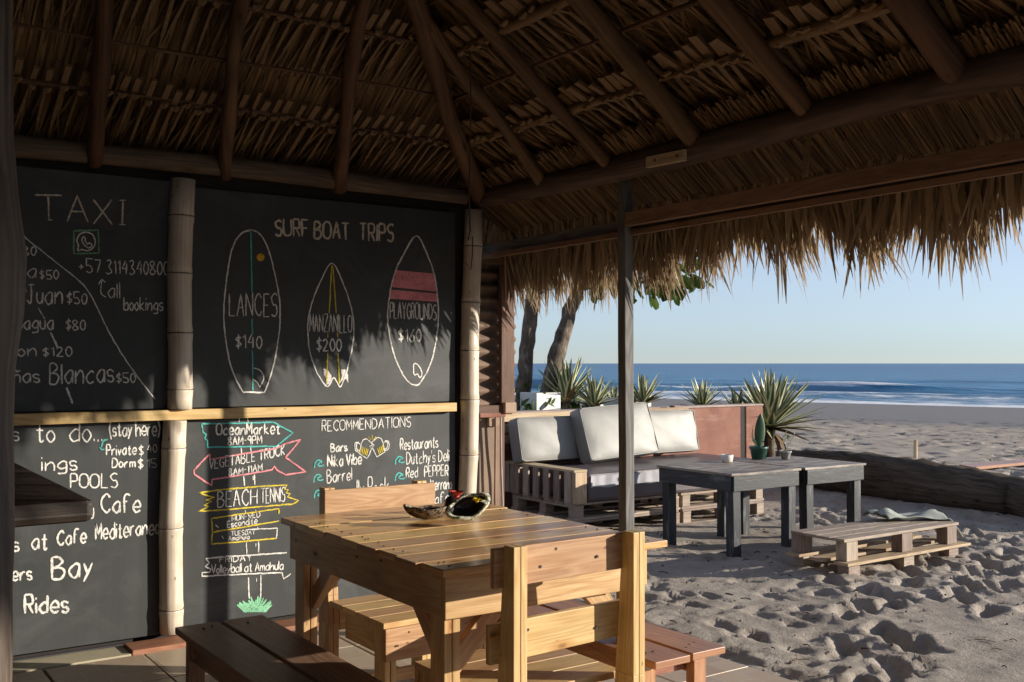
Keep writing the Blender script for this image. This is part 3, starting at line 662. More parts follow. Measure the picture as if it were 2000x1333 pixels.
# -- SURF BOAT TRIPS board
T_(BUR, [('SURF', 538, 460, 602, 462, 31, 4.6), ('BOAT', 614, 466, 682, 468, 33, 4.6), ('TRIPS', 702, 470, 768, 472, 33, 4.6)], 'chalk_title', 'c', 'SURF BOAT TRIPS')
def surf(outline, wpx=3): return S_(BUR, [smooth(outline)], 'surfboard_drawing', 'w', wpx)
o1 = surf([(490, 449), (470, 458), (453, 488), (442, 550), (437, 612), (441, 665), (453, 722), (473, 764), (476, 766)]); 
S_(BUR, [smooth([(490, 449), (508, 458), (525, 490), (539, 545), (547, 600), (544, 660), (534, 716), (518, 764), (514, 766)]), [(475, 766), (515, 767)]], 'surfboard_drawing', 'w', 3)
S_(BUR, [[(490, 452), (492, 572)], [(492, 622), (493, 655)], [(493, 684), (494, 764)]], 'teal_stringer_line', 't', 3)
b = MB(); blob(b, 509, 503, 7.5, 7.5); done(b, 'sun_drawing', 'o', BUR)
T_(BUR, [('LANCES', 448, 617, 541, 619, 44, 2.6), ('$140', 461, 680, 511, 681, 25, 3.0)], label='LANCES $140')
S_(BUR, [smooth([(495, 719), (508, 724), (515, 738), (508, 756), (503, 748), (494, 741)])], 'fin_drawing', 'w', 2.4)
S_(BUR, [smooth([(649, 514), (628, 546), (608, 596), (601, 640), (606, 690), (620, 730), (637, 754), (644, 751), (652, 738), (661, 752), (667, 753), (680, 715), (691, 655), (687, 606), (671, 556), (649, 514)])], 'surfboard_drawing', 'w', 2.8)
S_(BUR, [[(648, 519), (643, 612)], [(650, 519), (657, 612)], [(641, 651), (640, 660)], [(659, 650), (660, 660)], [(640, 690), (638, 748)], [(660, 690), (663, 750)]], 'yellow_stripe_line', 'y', 2.8, split=True)
T_(BUR, [('MANZANILLO', 605, 648, 687, 650, 34, 2.2), ('$200', 619, 685, 666, 686, 24, 3.2)], label='MANZANILLO $200')
b = MB(); blob(b, 0, 0, 0, 0, poly=[(632, 720), (640, 723), (647, 733), (648, 742), (643, 750), (637, 752), (639, 742), (633, 733)]); done(b, 'fin_drawing', 'w', BUR); b = MB(); blob(b, 0, 0, 0, 0, poly=[(666, 722), (674, 722), (680, 733), (680, 749), (676, 740), (668, 744), (663, 750), (668, 735)]); done(b, 'fin_drawing', 'w', BUR)
S_(BUR, [smooth([(813, 461), (789, 496), (769, 540), (758, 600), (760, 650), (772, 700), (792, 740), (808, 752), (822, 747), (843, 705), (854, 650), (856, 600), (849, 540), (832, 492), (813, 461)])], 'surfboard_drawing', 'w', 3.2)
b = MB(); blob(b, 0, 0, 0, 0, poly=[(773, 528), (849, 535), (853, 570), (764, 561)]); blob(b, 0, 0, 0, 0, poly=[(763, 566), (853, 574), (854, 590), (761, 584)]); done(b, 'pink_band_drawing', 'p', BUR)
T_(BUR, [('PLAYGROUNDS', 762, 622, 852, 625, 31, 2.4), ('$160', 779, 667, 822, 668, 24, 3.0)], label='PLAYGROUNDS $160')
S_(BUR, [smooth([(809, 732), (808, 712), (816, 713), (824, 728), (820, 738), (815, 731), (809, 732)])], 'fin_drawing', 'w', 2.8)
# -- things to do board
T_(BLL, [('s', 25, 861, 37, 861, 30, 2.8), ('to', 71, 863, 106, 864, 38, 3.0), ('do...', 136, 864, 199, 862, 39, 3.0)], 'chalk_title', 'w', 'part of a heading, to do...')
T_(BLL, [('(stay here)', 214, 853, 312, 851, 28, 3.0, 1.6), ('Private', 208, 890, 266, 888, 20, 2.8), ('$', 272, 890, 280, 890, 20, 2.6), ('40', 288, 884, 306, 884, 16, 1.6), ('Dorm', 219, 914, 264, 913, 18, 3.0), ('$', 270, 915, 279, 915, 19, 2.8), ('15', 288, 914, 306, 914, 17, 1.6)], label='stay here, Private $ 40, Dorm $ 15')
S_(BLL, [smooth([(211, 858), (202, 862), (198, 874)]), [(194, 874), (198, 879), (204, 878)]], 'chalk_arrow', 't', 3)
T_(BLL, [('ings', 82, 920, 150, 919, 29, 3.2), ('POOLS', 138, 954, 229, 953, 27, 3.0), ('Cafe', 198, 1003, 274, 1000, 36, 3.8), ('at', 31, 1019, 57, 1018, 24, 3.6), ('Tooing', 86, 1012, 182, 1008, 24, 3.4), ('s', 24, 1077, 37, 1077, 28, 3.6),
   ('at', 62, 1074, 92, 1073, 34, 3.6), ('Cafe', 112, 1066, 168, 1060, 29, 3.8), ('Mediteraneo', 187, 1055, 311, 1043, 31, 3.4), ('ers', 24, 1135, 62, 1133, 27, 3.6), ('Bay', 102, 1132, 180, 1128, 42, 4.4), ('Rides', 49, 1198, 133, 1196, 35, 4.4)], label='partly hidden list ending in Cafe, Bay and Rides')
# -- sign post drawing and recommendations
S_(BLR, [[(394, 828), (470, 827), (534, 825), (572, 846), (540, 872), (406, 874), (405, 862), (400, 856), (403, 849), (397, 845), (394, 828)]], 'teal_sign_drawing', 't', 3)
S_(BLR, [[(467, 825), (467, 814), (474, 810), (477, 815), (483, 813), (484, 824)], [(471, 875), (472, 887)], [(490, 874), (491, 884)], [(476, 930), (478, 950)], [(497, 927), (498, 948)], [(479, 997), (480, 1002)], [(499, 996), (500, 999)], [(503, 1030), (503, 1034)], [(481, 1060), (482, 1082)], [(505, 1058), (505, 1080)], [(485, 1128), (487, 1170)], [(510, 1124), (509, 1168)], [(494, 930), (495, 938)], [(500, 1062), (500, 1068)], [(501, 1130), (501, 1137)]], 'sign_post_drawing', 'w', 2.6, split=True)
T_(BLR, [('OceanMarket', 423, 850, 546, 848, 22, 3.2), ('8AM-9PM', 445, 870, 511, 867, 16, 2.4)], label='Ocean Market 8AM-9PM')
S_(BLR, [[(410, 886), (379, 919), (380, 927), (413, 949), (415, 937), (480, 927), (531, 918), (536, 911), (541, 919), (558, 928), (597, 922), (558, 894), (587, 859), (555, 868), (538, 877), (480, 886), (410, 898), (410, 886)]], 'pink_arrow_drawing', 'p', 3.2)
T_(BLR, [('VEGETABLE', 409, 917, 498, 901, 19, 2.2), ('TRUCK', 506, 900, 556, 889, 20, 2.8), ('8AM-11AM', 447, 930, 512, 920, 14, 2.2)], label='VEGETABLE TRUCK 8AM-11AM')
S_(BLR, [[(388, 963), (430, 957), (500, 951), (560, 948), (556, 956), (563, 957), (559, 963), (566, 965), (562, 971), (583, 978), (572, 985), (520, 989), (440, 996), (389, 999), (408, 990), (399, 987), (413, 980), (402, 977), (419, 972), (404, 968), (388, 963)]], 'yellow_sign_drawing', 'y', 3)
T_(BLR, [('BEACH', 425, 991, 502, 986, 31, 2.6), ('TENNIS', 510, 984, 556, 980, 28, 2.2)], label='BEACH TENNIS')
S_(BLR, [[(413, 1013), (545, 994), (545, 1004)], [(413, 1013), (415, 1040), (480, 1029), (545, 1018)], [(415, 1040), (413, 1063), (475, 1058), (540, 1052)]], 'yellow_sign_drawing', 'y', 3)
S_(BLR, [[(480, 1035), (542, 1032), (540, 1052)], [(421, 1025), (427, 1031)], [(433, 1047), (437, 1053)]], 'white_sign_edge_drawing', 'w', 2.4)
T_(BLR, [('MON-WED', 453, 1018, 508, 1010, 10, 1.9), ('Escondite', 444, 1031, 502, 1023, 12, 2.0), ('TUESDAY', 452, 1047, 498, 1044, 9, 1.7), ('Amahula', 446, 1057, 487, 1053, 9, 1.7)], label='MON-WED Escondite, TUESDAY Amahula')
S_(BLR, [[(402, 1091), (470, 1086), (560, 1080)], [(402, 1091), (409, 1100), (401, 1107), (412, 1112), (409, 1118), (395, 1119), (395, 1126), (470, 1122), (551, 1119), (554, 1131), (568, 1121)]], 'white_sign_drawing', 'w', 3)
T_(BLR, [('FRIDAY', 429, 1099, 492, 1096, 12, 2.2), ('Volleyball at Amahula', 413, 1121, 553, 1113, 17, 2.3, 1.5)], label='FRIDAY Volleyball at Amahula')
b = MB()
for k in range(26):
    x = 478+k*1.6+random.uniform(-1, 1); a = (k-13)*.055; h = random.uniform(18, 34)*(1-abs(k-13)/26); stroke(b, [(x, 1196), (x+math.sin(a)*h*.6, 1196-h*.55), (x+math.sin(a)*h*1.5, 1196-h)], 4)
done(b, 'grass_drawing', 'g', BLR)
T_(BLR, [('RECOMMENDATIONS', 629, 843, 802, 834, 20, 2.3)], 'chalk_title', 'w', 'RECOMMENDATIONS')
T_(BLR, [('Bars', 646, 883, 678, 881, 16, 3.2), ('Nika Vibe', 640, 912, 706, 907, 22, 3.2), ('Barrel', 639, 944, 687, 938, 24, 2.4), ('lly Rock', 697, 972, 760, 964, 34, 2.4)], label='list of bars')
T_(BLR, [('Restaurants', 782, 880, 855, 874, 22, 2.8), ("Dutchy's Deli", 794, 908, 877, 901, 23, 2.4), ('Red', 793, 934, 816, 932, 19, 2.8), ('PEPPER', 829, 932, 875, 929, 20, 2.8), ('Mediterrano', 823, 960, 882, 955, 22, 2.6), ('Cafe', 838, 986, 877, 982, 22, 2.6)], label='list of restaurants')
for (wx, wy) in ((613, 898), (612, 926), (613, 957), (771, 891), (771, 923)):
    S_(BLR, [smooth([(wx+1, wy+17), (wx+2, wy+8), (wx+8, wy+1), (wx+15, wy+4), (wx+14, wy+7)]), smooth([(wx+13, wy+5), (wx+8, wy+10), (wx+13, wy+13), (wx+20, wy+11)])], 'wave_drawing', 't', 2.8)
mug = lambda f: [smooth([f(p) for p in q]) if sm else [f(p) for p in q] for sm, q in ((0, [(706, 866), (701, 886), (717, 896), (726, 878), (722, 872)]), (1, [(704, 868), (697, 866), (697, 878), (703, 881)]), (1, [(701, 864), (694, 866), (694, 880), (702, 884)]), (1, [(706, 866), (709, 860), (716, 858), (722, 863), (727, 868), (722, 873)]))]
S_(BLR, mug(lambda p: p)+mug(lambda p: (1453-p[0], p[1]-3)), 'beer_mug_drawing', 'w', 2)
S_(BLR, [[(707+k*3, 872+k*1.5), (704+k*3, 886+k*1.2)] for k in range(5)]+[[(738+k*3, 876-k*2), (741+k*3, 888-k*2)] for k in range(4)]+[[(720, 853), (724, 860)], [(727, 850), (727, 859)], [(734, 853), (730, 860)]], 'beer_drawing', 'y', 2)
S_(BLR, [[(880, 926), (882, 921)]], 'red_mark', 'r', 2)

# -- timber rail and bamboo posts
b = MB(); b.plank((-1.2, 5.2745, 1.137), (3.22, 5.2745, 1.137), (0, 0, .054), (0, .05, 0), 14, .05)
tag(b.build('timber_rail', M['rail'], None, bevel=.004), 'sunlit knotty pine rail running between the upper and lower chalkboards', 'rail')
def bamboo(root, x, y, z0, z1, r, seg, dx=0, phase=0):
    b = MB(); pts = []; rs = []; z = z0; k = 0
    nodes = []; q = z0+phase
    while q < z1: nodes.append(q); q += seg*random.uniform(.85, 1.15)
    zs = sorted(set([z0, z1]+[min(max(n+o, z0), z1) for n in nodes for o in (-.05, -.012, -.003, .002, .008, .04)]))
    for z in zs:
        dn = min([abs(z-n) for n in nodes]+[9]); f = 1.0
        if dn < .0025: f = .975
        elif dn < .014: f = 1.055
        t = (z-z0)/(z1-z0); pts.append((x+dx*t+.006*math.sin(z*5+x), y+.004*math.sin(z*4), z)); rs.append(r*f)
    b.tube(pts, rs, 22); o = b.build('bamboo_culm', M['bamboo'], root, smooth=True)
    # node lines
    for n in nodes:
        if z0+.03 < n < z1-.03: nb = MB(); t = (n-z0)/(z1-z0); cx = x+dx*t+.006*math.sin(n*5+x); cy = y+.004*math.sin(n*4); nb.tube([(cx, cy, n-.002), (cx, cy, n+.0015)], [r*1.058, r*1.058], 22, cap=False); nb.build('node_ring', M['rust'], root, smooth=True)
    return o
p1 = wl(349, 790, 5.24); p0_ = wl(332, 1240, 5.24); p2 = wl(358, 345, 5.24); r1 = .060
root = tag(empty('bamboo_post', (p0_.x, 5.24, 0)), 'pale bamboo post standing between left and right chalkboards, split by the pine rail', 'post')
def rel(o, r): o.matrix_parent_inverse = Matrix.Translation(-V(r.location)) if r.rotation_euler.z == 0 else r.matrix_world.inverted(); return o
def fixpar(root):
    inv = (Matrix.Translation(root.location) @ root.rotation_euler.to_matrix().to_4x4()).inverted()
    for c in root.children: c.matrix_parent_inverse = inv
bamboo(root, wl(334, 1200, 5.27).x, 5.282, .035, 1.109, .058, .36, wl(341, 820, 5.27).x-wl(334, 1200, 5.27).x, .12)
bamboo(root, wl(350, 780, 5.27).x, 5.282, 1.166, 2.345, .061, .34, wl(358, 345, 5.27).x-wl(350, 780, 5.27).x, .1)
fixpar(root)
root = tag(empty('bamboo_post', (3.28, 5.21, 0)), 'bamboo corner post with wire hook at the right end of the chalkboard wall', 'post')
xb, xt = wl(914, 985, 5.27).x, wl(925, 385, 5.27).x; k_ = (xt-xb)/(2.32-.7)
bamboo(root, xb-k_*.7, 5.275, 0, 2.335, .056, .33, k_*2.33, .2); fixpar(root)
root = tag(empty('wooden_post', (.33, 2.0, 0)), 'dark gnarled wooden post at the left edge of the photo in front of the counter', 'post')
c = at(-42, 700, (0, 1, 0), 2.0); cx = c.x
pts = []; rs = []
for z in np.linspace(-.02, 3.3, 34):
    bul = math.exp(-((z-1.56)/.14)**2); pts.append((cx+.006*math.sin(z*2.2)+.004*bul, 2.0+.01*math.sin(z*3), z)); rs.append(.052+.002*math.sin(z*7)+.022*bul+.002*max(0, 1.2-z))
MB().tube(pts, rs, 24, jit=.045).build('post_trunk', M['gnarled'], root, smooth=True); fixpar(root)
px_, py_ = 3.46, 3.99
root = tag(empty('grey_post', (px_, py_, -.03)), 'slim square grey weathered post between the table and the pallet sofa', 'post')
MB().plank((px_+.004, py_, -.05), (px_, py_, 2.35), (.058, 0, 0), (0, .058, 0), 14, .04).build('post_beam', M['old_dark'], root, bevel=.004); fixpar(root)

# ------------------------------------------------------------------ thatched roof
K = .65
root = tag(empty('thatched_roof', (3.35, 5.2, 2.4)), 'palm thatched hip roof of the beach hut on round rafters with a shaggy leaf fringe', 'roof')
Xs, Ys, Zs = 3.35, 5.20, 2.42
def seaP(x, y, o=0): return V((x, y, Zs+K*(Xs-x)+o))
def walP(x, y, o=0): return V((x, y, Zs+K*(Ys-y)+o))
nS = V((K, 0, 1)).normalized(); nW = V((0, K, 1)).normalized()
def pole(p0, p1, r0, r1, name, mat, amp=.012, seg=10, n=10, j=.04):
    pts, rs = wob(p0, p1, seg, amp, r0, r1, j); return MB().tube(pts, rs, n).build(name, mat, root, smooth=True)
RID = .85            # hip rise in plan
for y, yt in ((4.60, 4.19), (4.0, 3.87), (3.37, 3.30), (2.73, 2.76), (2.07, 2.07), (1.42, 1.44), (.78, .74), (.1, .1), (-.6, -.6)):
    s = (yt-y)/1.0; xe = 3.3-2.7; 
    if y == 4.60: xe = 2.05
    rr = {4.60: .034, 4.0: .036, 3.37: .046, 2.73: .044}.get(y, .052); pole(seaP(3.42, y), seaP(xe, y+s*(3.3-xe)*(1 if y > 4 else .8)), rr*1.05, rr*.9, 'rafter', M['rafter'], .016, 16, 12, .07)
for x, xt_ in ((.45, .40), (1.15, 1.02), (1.80, 1.57), (2.45, 2.16)):
    pole(walP(x, 5.26), walP(x+(xt_-x)*2.2, 3.4), {.45: .045, 1.15: .040, 1.80: .034, 2.45: .040}[x], .034, 'rafter', M['rafter'], .018, 16, 12, .09)
pole(seaP(3.05, 4.98, .0), seaP(2.7, 4.55, .02), .035, .03, 'rafter', M['rafter'])
pole(V((3.36, 5.21, Zs)), V((1.2, 3.05, Zs+K*2.16)), .052, .042, 'hip_rafter', M['rafter'], .02, 18, 12, .08)
# purlins: bundle rows and bare sticks alternate
def hipx(y): return Xs-(Ys-y)
sea_rows = [(3.08, 1), (2.84, 0), (2.63, 1), (2.40, 0), (2.17, 1), (1.6, 1), (1.1, 1), (.65, 1)]
wal_rows = [(4.94, 1), (4.67, 0), (4.41, 1), (4.17, 0), (3.93, 1), (3.45, 1)]
for x, bun in sea_rows:
    y1 = Ys-(Xs-x); pole(seaP(x, -1.4, .058), seaP(x, y1+.02, .058), .021 if bun else .011, .019 if bun else .010, 'purlin', M['leafrib'] if bun else M['rafter'], .012, 60 if bun else 22, 8, .35 if bun else .2)
for y, bun in wal_rows:
    x1 = Xs-(Ys-y); pole(walP(-1.2, y, .058), walP(x1, y, .058), .014 if bun else .009, .012 if bun else .008, 'purlin', M['rafter'], .012, 18, 8, .2)
# thatch: stalks folded over each purlin, leaflets running down the slope
sid = [0]
def strip(mb, p, d, side, ln, wd, droop, nrm, n=3, lift=0):
    """a pointed leaflet"""
    sid[0] += 1; u = sid[0]; b = len(mb.v); a = [p+d*(ln*t)+nrm*(lift*t-droop*t*t) for t in [i/n for i in range(n+1)]]
    ws = [wd*(1, .95, .7, .08)[min(3, int(3.01*i/n))] for i in range(n+1)]
    for q, w_ in zip(a, ws): mb.v += [tuple(q-side*w_*.5), tuple(q+side*w_*.5)]
    for i in range(n): mb.face((b+2*i, b+2*i+1, b+2*i+3, b+2*i+2), [(u+.1, i/n), (u+.9, i/n), (u+.9, (i+1)/n), (u+.1, (i+1)/n)])
stuff = MB(); stub_stuff = MB(); n_st = 0; protos = []
for v_ in range(6):
    b = MB(); w0 = random.uniform(.030, .046)
    # local: x = width, y = down slope, z = normal.   A cut, slightly trough-shaped stalk
    for (y0, y1, wa, wb2, za, zb) in ((-.115, .0, w0*1.25, w0*.95, -.012, .004), (.0, .28, w0*.8, w0*.42, .006, .040), (.28, .60, w0*.42, w0*.2, .040, .085)):
        b.plank((0, y0, za), (0, y1, zb), ((wa+wb2)*.5, 0, 0), (0, 0, .010 if y0 >= 0 else .016))
    b.tube([(-w0*.7, random.uniform(-.006, .006), -.024), (0, .004, -.031), (w0*.7, random.uniform(-.006, .006), -.022)], [.010, .015, .009], 6); b.plank((0, .012, -.022), (random.uniform(-.01, .01), .05, .004), (w0*.55, 0, 0), (0, 0, .006))
    me = b.build('palm_stalk', M['leafrib']).data; protos.append(me); bpy.data.objects.remove(bpy.data.objects['palm_stalk'])
def frame(side, down, nrm, p):
    m = Matrix((side, down, nrm)).transposed().to_4x4(); m.translation = p; return m
inv_root = Matrix.Translation(-V(root.location))
def thatch_row(P, side0, down0, nrm, a, b_, step, indiv, spread, lf_len=.5, rib=True):
    global n_st
    t = a
    while t < b_:
        base = P(t)+nrm*random.uniform(-.004, .008); ang = random.gauss(0, .13 if spread > .2 else .035)
        dn = (down0*math.cos(ang)+side0*math.sin(ang)).normalized(); sd_ = dn.cross(nrm).normalized()
        base = base-dn*random.uniform(-.02, .03)
        if rib:
            wsc = random.uniform(.8, 1.1)*(1 if spread > .2 else .68); mat = frame(sd_*wsc, dn*random.uniform(.85, 1.15), sd_.cross(dn), base)
            if indiv and n_st < 296:
                o = bpy.data.objects.new('palm_stalk', random.choice(protos)); COL.objects.link(o); o.parent = root; o.matrix_parent_inverse = inv_root; o.matrix_basis = mat
                n_st += 1
            else:
                me = random.choice(protos); bb = len(stub_stuff.v); stub_stuff.v += [tuple(mat @ v.co) for v in me.vertices]
                for pl in me.polygons: stub_stuff.face(tuple(bb+k for k in pl.vertices), [(0, 0)]*len(pl.vertices))
        for k in range(16):
            s = random.uniform(.0, .45)
            for sg in (-1, 1):
                an = sg*abs(random.gauss(spread, .09)); d2 = (dn*math.cos(an)+sd_*math.sin(an)).normalized(); s2 = d2.cross(nrm).normalized()
                tw = random.uniform(-.7, .7); s3 = (s2*math.cos(tw)+nrm*math.sin(tw))
                strip(stuff, base+dn*max(s, .01)+nrm*(random.uniform(.014, .035)+max(s, 0)*.12), d2, s3, random.uniform(.6, 1.1)*lf_len, random.uniform(.006, .012), random.uniform(-.01, .01), nrm, lift=random.uniform(.04, .09))
        t += step*random.uniform(.75, 1.25)
dS = V((1, 0, -K)).normalized(); dW = V((0, 1, -K)).normalized()
for x, ind, a in ((3.08, 1, 1.0), (2.63, 1, 1.6), (2.17, 0, 1.9), (1.6, 0, 2.3)):
    thatch_row(lambda t, x=x: seaP(x, t, .066), V((0, 1, 0)), dS, nS, a, Ys-(Xs-x)+.1, .066, ind, .42, .40)
thatch_row(lambda t: seaP(3.27, t, .05), V((0, 1, 0)), dS, nS, .9, 5.2, .05, 0, .08, .25, False)
for y, ind, a in ((4.94, 1, .5), (4.41, 1, .5), (3.93, 0, .4)):
    thatch_row(lambda t, y=y: walP(t, y, .064), V((1, 0, 0)), dW, nW, a, Xs-(Ys-y)+.1, .062, ind, .05, .5)
# dense under-layers so that no daylight shows through
for _ in range(7000):
    y = random.uniform(-.2, 5.2); x = random.uniform(max(1.3, Xs-(Ys-y)*1.05) if y < 5.2 else 3.3, 3.3)
    if x > Xs-(Ys-y)-.1 or True:
        hx = Xs-(Ys-y)
        if x < hx-.05: continue
        an = random.gauss(0, .22); d2 = (dS*math.cos(an)+V((0, 1, 0))*math.sin(an)); s2 = d2.cross(nS).normalized()
        strip(stuff, seaP(x, y, random.uniform(.135, .17)), d2, (s2+nS*random.uniform(-.5, .5)).normalized(), random.uniform(.3, .55), random.uniform(.012, .024), 0, nS)
for _ in range(6000):
    y = random.uniform(3.6, 5.25); x = random.uniform(.2, min(3.3, Xs-(Ys-y)+.05))
    an = random.gauss(0, .035); d2 = (dW*math.cos(an)+V((1, 0, 0))*math.sin(an)); s2 = d2.cross(nW).normalized()
    strip(stuff, walP(x, y-.3, random.uniform(.135, .17)), d2, (s2+nW*random.uniform(-.5, .5)).normalized(), random.uniform(.3, .5), random.uniform(.012, .022), 0, nW)
for _ in range(9000):       # underside of the overhang beyond the wall plate
    y = random.uniform(.3, 5.6); x = random.uniform(3.24, 3.55); an = random.gauss(.06, .03); d2 = (dS*math.cos(an)+V((0, 1, 0))*math.sin(an)); s2 = d2.cross(nS).normalized()
    strip(stuff, seaP(x, y, random.uniform(.03, .06)), d2, (s2+nS*random.uniform(-.5, .5)).normalized(), random.uniform(.3, .42), random.uniform(.006, .011), 0, nS)
stuff.build('leaf_thatch', M['thatch'], root, kind='stuff'); stub_stuff.build('leaf_stalk_rows', M['leafrib'], root, kind='stuff')
# packed thatch body (real thickness) : four slopes up to a ridge
ap = 0.2; hz = K*(Xs-ap)
b = MB()
def slopebody(c4, th=.13):
    lo = [V(c)+V((0, 0, .19)) for c in c4]; hi = [V(c)+V((0, 0, .19+th)) for c in c4]
    bb = len(b.v); b.v += [tuple(p) for p in lo+hi]
    for q in ((3, 2, 1, 0), (4, 5, 6, 7), (0, 1, 5, 4), (1, 2, 6, 5), (2, 3, 7, 6), (3, 0, 4, 7)): b.face(tuple(bb+k for k in q), [(0, 0)]*4)
xe = 3.86; ye = 5.71; ridge = Zs+K*(Xs-ap)
slopebody([seaP(xe, -3.5), seaP(xe, ye), V((ap, Ys-(Xs-ap), ridge)), V((ap, -3.5, ridge))])
slopebody([walP(ap-(xe-ap), ye), V((ap, Ys-(Xs-ap), ridge)), V((ap, Ys-(Xs-ap), ridge)), walP(xe, ye)])
slopebody([V((ap, -3.5, ridge)), V((ap, Ys-(Xs-ap), ridge)), V((ap-(xe-ap), ye, Zs+K*(Ys-ye))), V((ap-(xe-ap), -3.5, Zs+K*(Ys-ye)))])
b.build('thatch_body', M['backing'], root)
# wall plates, fascia boards, small pieces
pts, rs = wob((3.385, -1.6, 2.405), (3.385, 5.36, 2.405), 26, .018, .075, .058, .06); rs[-1] = .05
MB().tube(pts, rs, 14).build('wall_plate', M['log'], root, smooth=True)
pts, rs = wob((-1.3, 5.25, 2.425), (3.28, 5.25, 2.41), 18, .012, .058, .05, .06); MB().tube(pts, rs, 12).build('wall_plate', M['log'], root, smooth=True)
MB().plank((3.44, py_-.04, 2.132), (3.44, -1.6, 2.144), (0, 0, .07), (.035, 0, 0), 8, .02).build('fascia_board', M['fascia'], root, bevel=.003)
MB().plank((3.515, 5.5, 2.115), (3.515, -.2, 2.122), (0, 0, .06), (.035, 0, 0), 5, .02).build('fascia_board', M['old'], root, bevel=.003)
MB().plank((3.48, 5.5, 2.062), (3.48, -1.6, 2.098), (0, 0, .03), (.02, 0, 0), 8, .03).build('fascia_batten', M['fascia'], root, bevel=.002)
a_ = at(1264, 318, (1, 0, 0), 3.30); c_ = at(1339, 303, (1, 0, 0), 3.30)
MB().plank(a_, c_, (0, 0, .052), (.02, 0, 0)).build('joint_plate', M['pallet'], root, bevel=.002)
a_ = at(1572, 345, (1, 0, 0), 3.36); c_ = at(1580, 262, (1, 0, 0), 3.36); MB().plank(a_, c_, (0, .024, 0), (.012, 0, 0)).build('cane_strut', M['leafrib'], root)
for f_ in (.2, .78): q = a_.lerp(c_, f_) if False else at(1264+75*f_, 318-15*f_, (1, 0, 0), 3.289); MB().tube([q+V((.004, 0, .004)), q-V((.003, 0, -.004))], .006, 8).build('screw', M['nail'], root)
# fringe
fr = MB()
for i in range(7200):
    y = random.uniform(-1.5, 5.75); lay = random.random(); x = random.uniform(3.66, 3.86)
    sag = .03*math.sin(y*1.3)+.025*math.sin(y*3.1+1)+.04*vnoise(np.array([y*2.0]), np.array([3.3]), 5)[0]
    p = V((x, y, Zs+K*(Xs-x)+random.uniform(.03, .13)))
    tilt = random.gauss(.07+.28*math.sin(y*9.1)*math.sin(y*3.7+1), .13); out = random.uniform(.0, .42)
    d = V((out, tilt, -1)).normalized(); ln = random.uniform(.26, .56)*(1.12 if lay > .9 else 1)+sag
    zmin = 1.755+random.uniform(0, .22)-.06*(lay > .9)+.04*math.sin(y*2.1+.6)+.17*max(0, min(1, (2.8-y)/1.4))+random.choice((0, 0, 0, .12)); ln = min(ln, max(.1, (p.z-zmin)/max(.3, -d.z)))
    side = d.cross(V((math.cos(random.uniform(0, PI)), random.uniform(-.3, .3), .2))).normalized()
    if abs(side.y) < .3: side = (side+V((0, .7, 0))).normalized()
    strip(fr, p, d, side, ln*(1+.16*math.sin(y*14)), random.uniform(.006, .025), random.uniform(-.06, .04), V((1, 0, 0)), 4)
for i in range(700):       # eave behind the corner, over the chalkboard wall
    x = random.uniform(3.3, 3.95); y = random.uniform(5.4, 5.72); d = V((random.gauss(0, .2), random.uniform(.2, .6), -1)).normalized()
    strip(fr, V((x, y, Zs+K*(Ys-y)+random.uniform(.0, .12))), d, V((1, random.uniform(-.5, .5), 0)).normalized(), random.uniform(.2, .42), random.uniform(.01, .025), .0, V((1, 0, 0)), 4)
fr.build('leaf_fringe', M['fringe'], root, kind='stuff')
fixpar(root)

# wire with a hook, light from the hip
hp = at(918, 95, (K, 0, 1), Zs+K*Xs+.0); wr = empty('hanging_wire', (hp.x, hp.y, hp.z)); tag(wr, 'thin rusty wire hanging from the corner of the roof and ending in a hook', 'wire')
k2 = (V((hp.x, hp.y, 0))-V((0, 0, 0))).dot(V((fwd.x, fwd.y, 0)).normalized())
zf = lambda py: CAM_H+(710-py)/2000*k2
pts = [(hp.x+.004*math.sin(i), hp.y, zf(y)) for i, y in enumerate((95, 150, 220, 290, 330, 380, 430, 452))]
MB().tube(pts, .0035, 6).build('wire_strand', M['rust'], wr)
hk = MB().tube([(hp.x, hp.y, zf(452)), (hp.x-.008*cR.x, hp.y-.008*cR.y, zf(470)), (hp.x+.014*cR.x, hp.y+.014*cR.y, zf(462)), (hp.x+.012*cR.x, hp.y+.012*cR.y, zf(500)), (hp.x+.004*cR.x, hp.y+.004*cR.y, zf(528)), (hp.x-.02*cR.x, hp.y-.02*cR.y, zf(512))], .003, 6); hk.build('hook', M['rust'], wr)
fixpar(wr)

# unseen rear and side walls, added to keep skylight out and darken the interior
wb = MB(); wb.box((-2.64, -3.2, 0), (3.2, -3.16, 2.42)); tag(wb.build('plywood_wall', M['carton']), 'brown plywood rear wall behind the viewer, added to darken the hut', 'wall')
wb = MB(); wb.box((-2.64, -3.155, 0), (-2.60, 5.335, 2.42)); tag(wb.build('plywood_wall', M['carton']), 'unseen brown plywood side wall at the landward side, added to block skylight', 'wall')
# ------------------------------------------------------------------ counter at the left
root = tag(empty('bar_counter', (.3, 3.6, 0)), 'dark thick wooden counter top jutting in behind the gnarled post at the left', 'counter')
zc = 1.05; Pn = at(188, 974, (0, 0, 1), zc)
MB().plank((Pn.x-.62, Pn.y, zc-.03), (Pn.x-.62, 4.95, zc-.03), (1.24, 0, 0), (0, 0, .06), 4, .004).build('counter_top', M['counter'], root, bevel=.018)
MB().box((-1.2, Pn.y+.15, .0), (.12, 4.9, zc-.061)).build('counter_body', M['counter'], root, bevel=.004); fixpar(root)

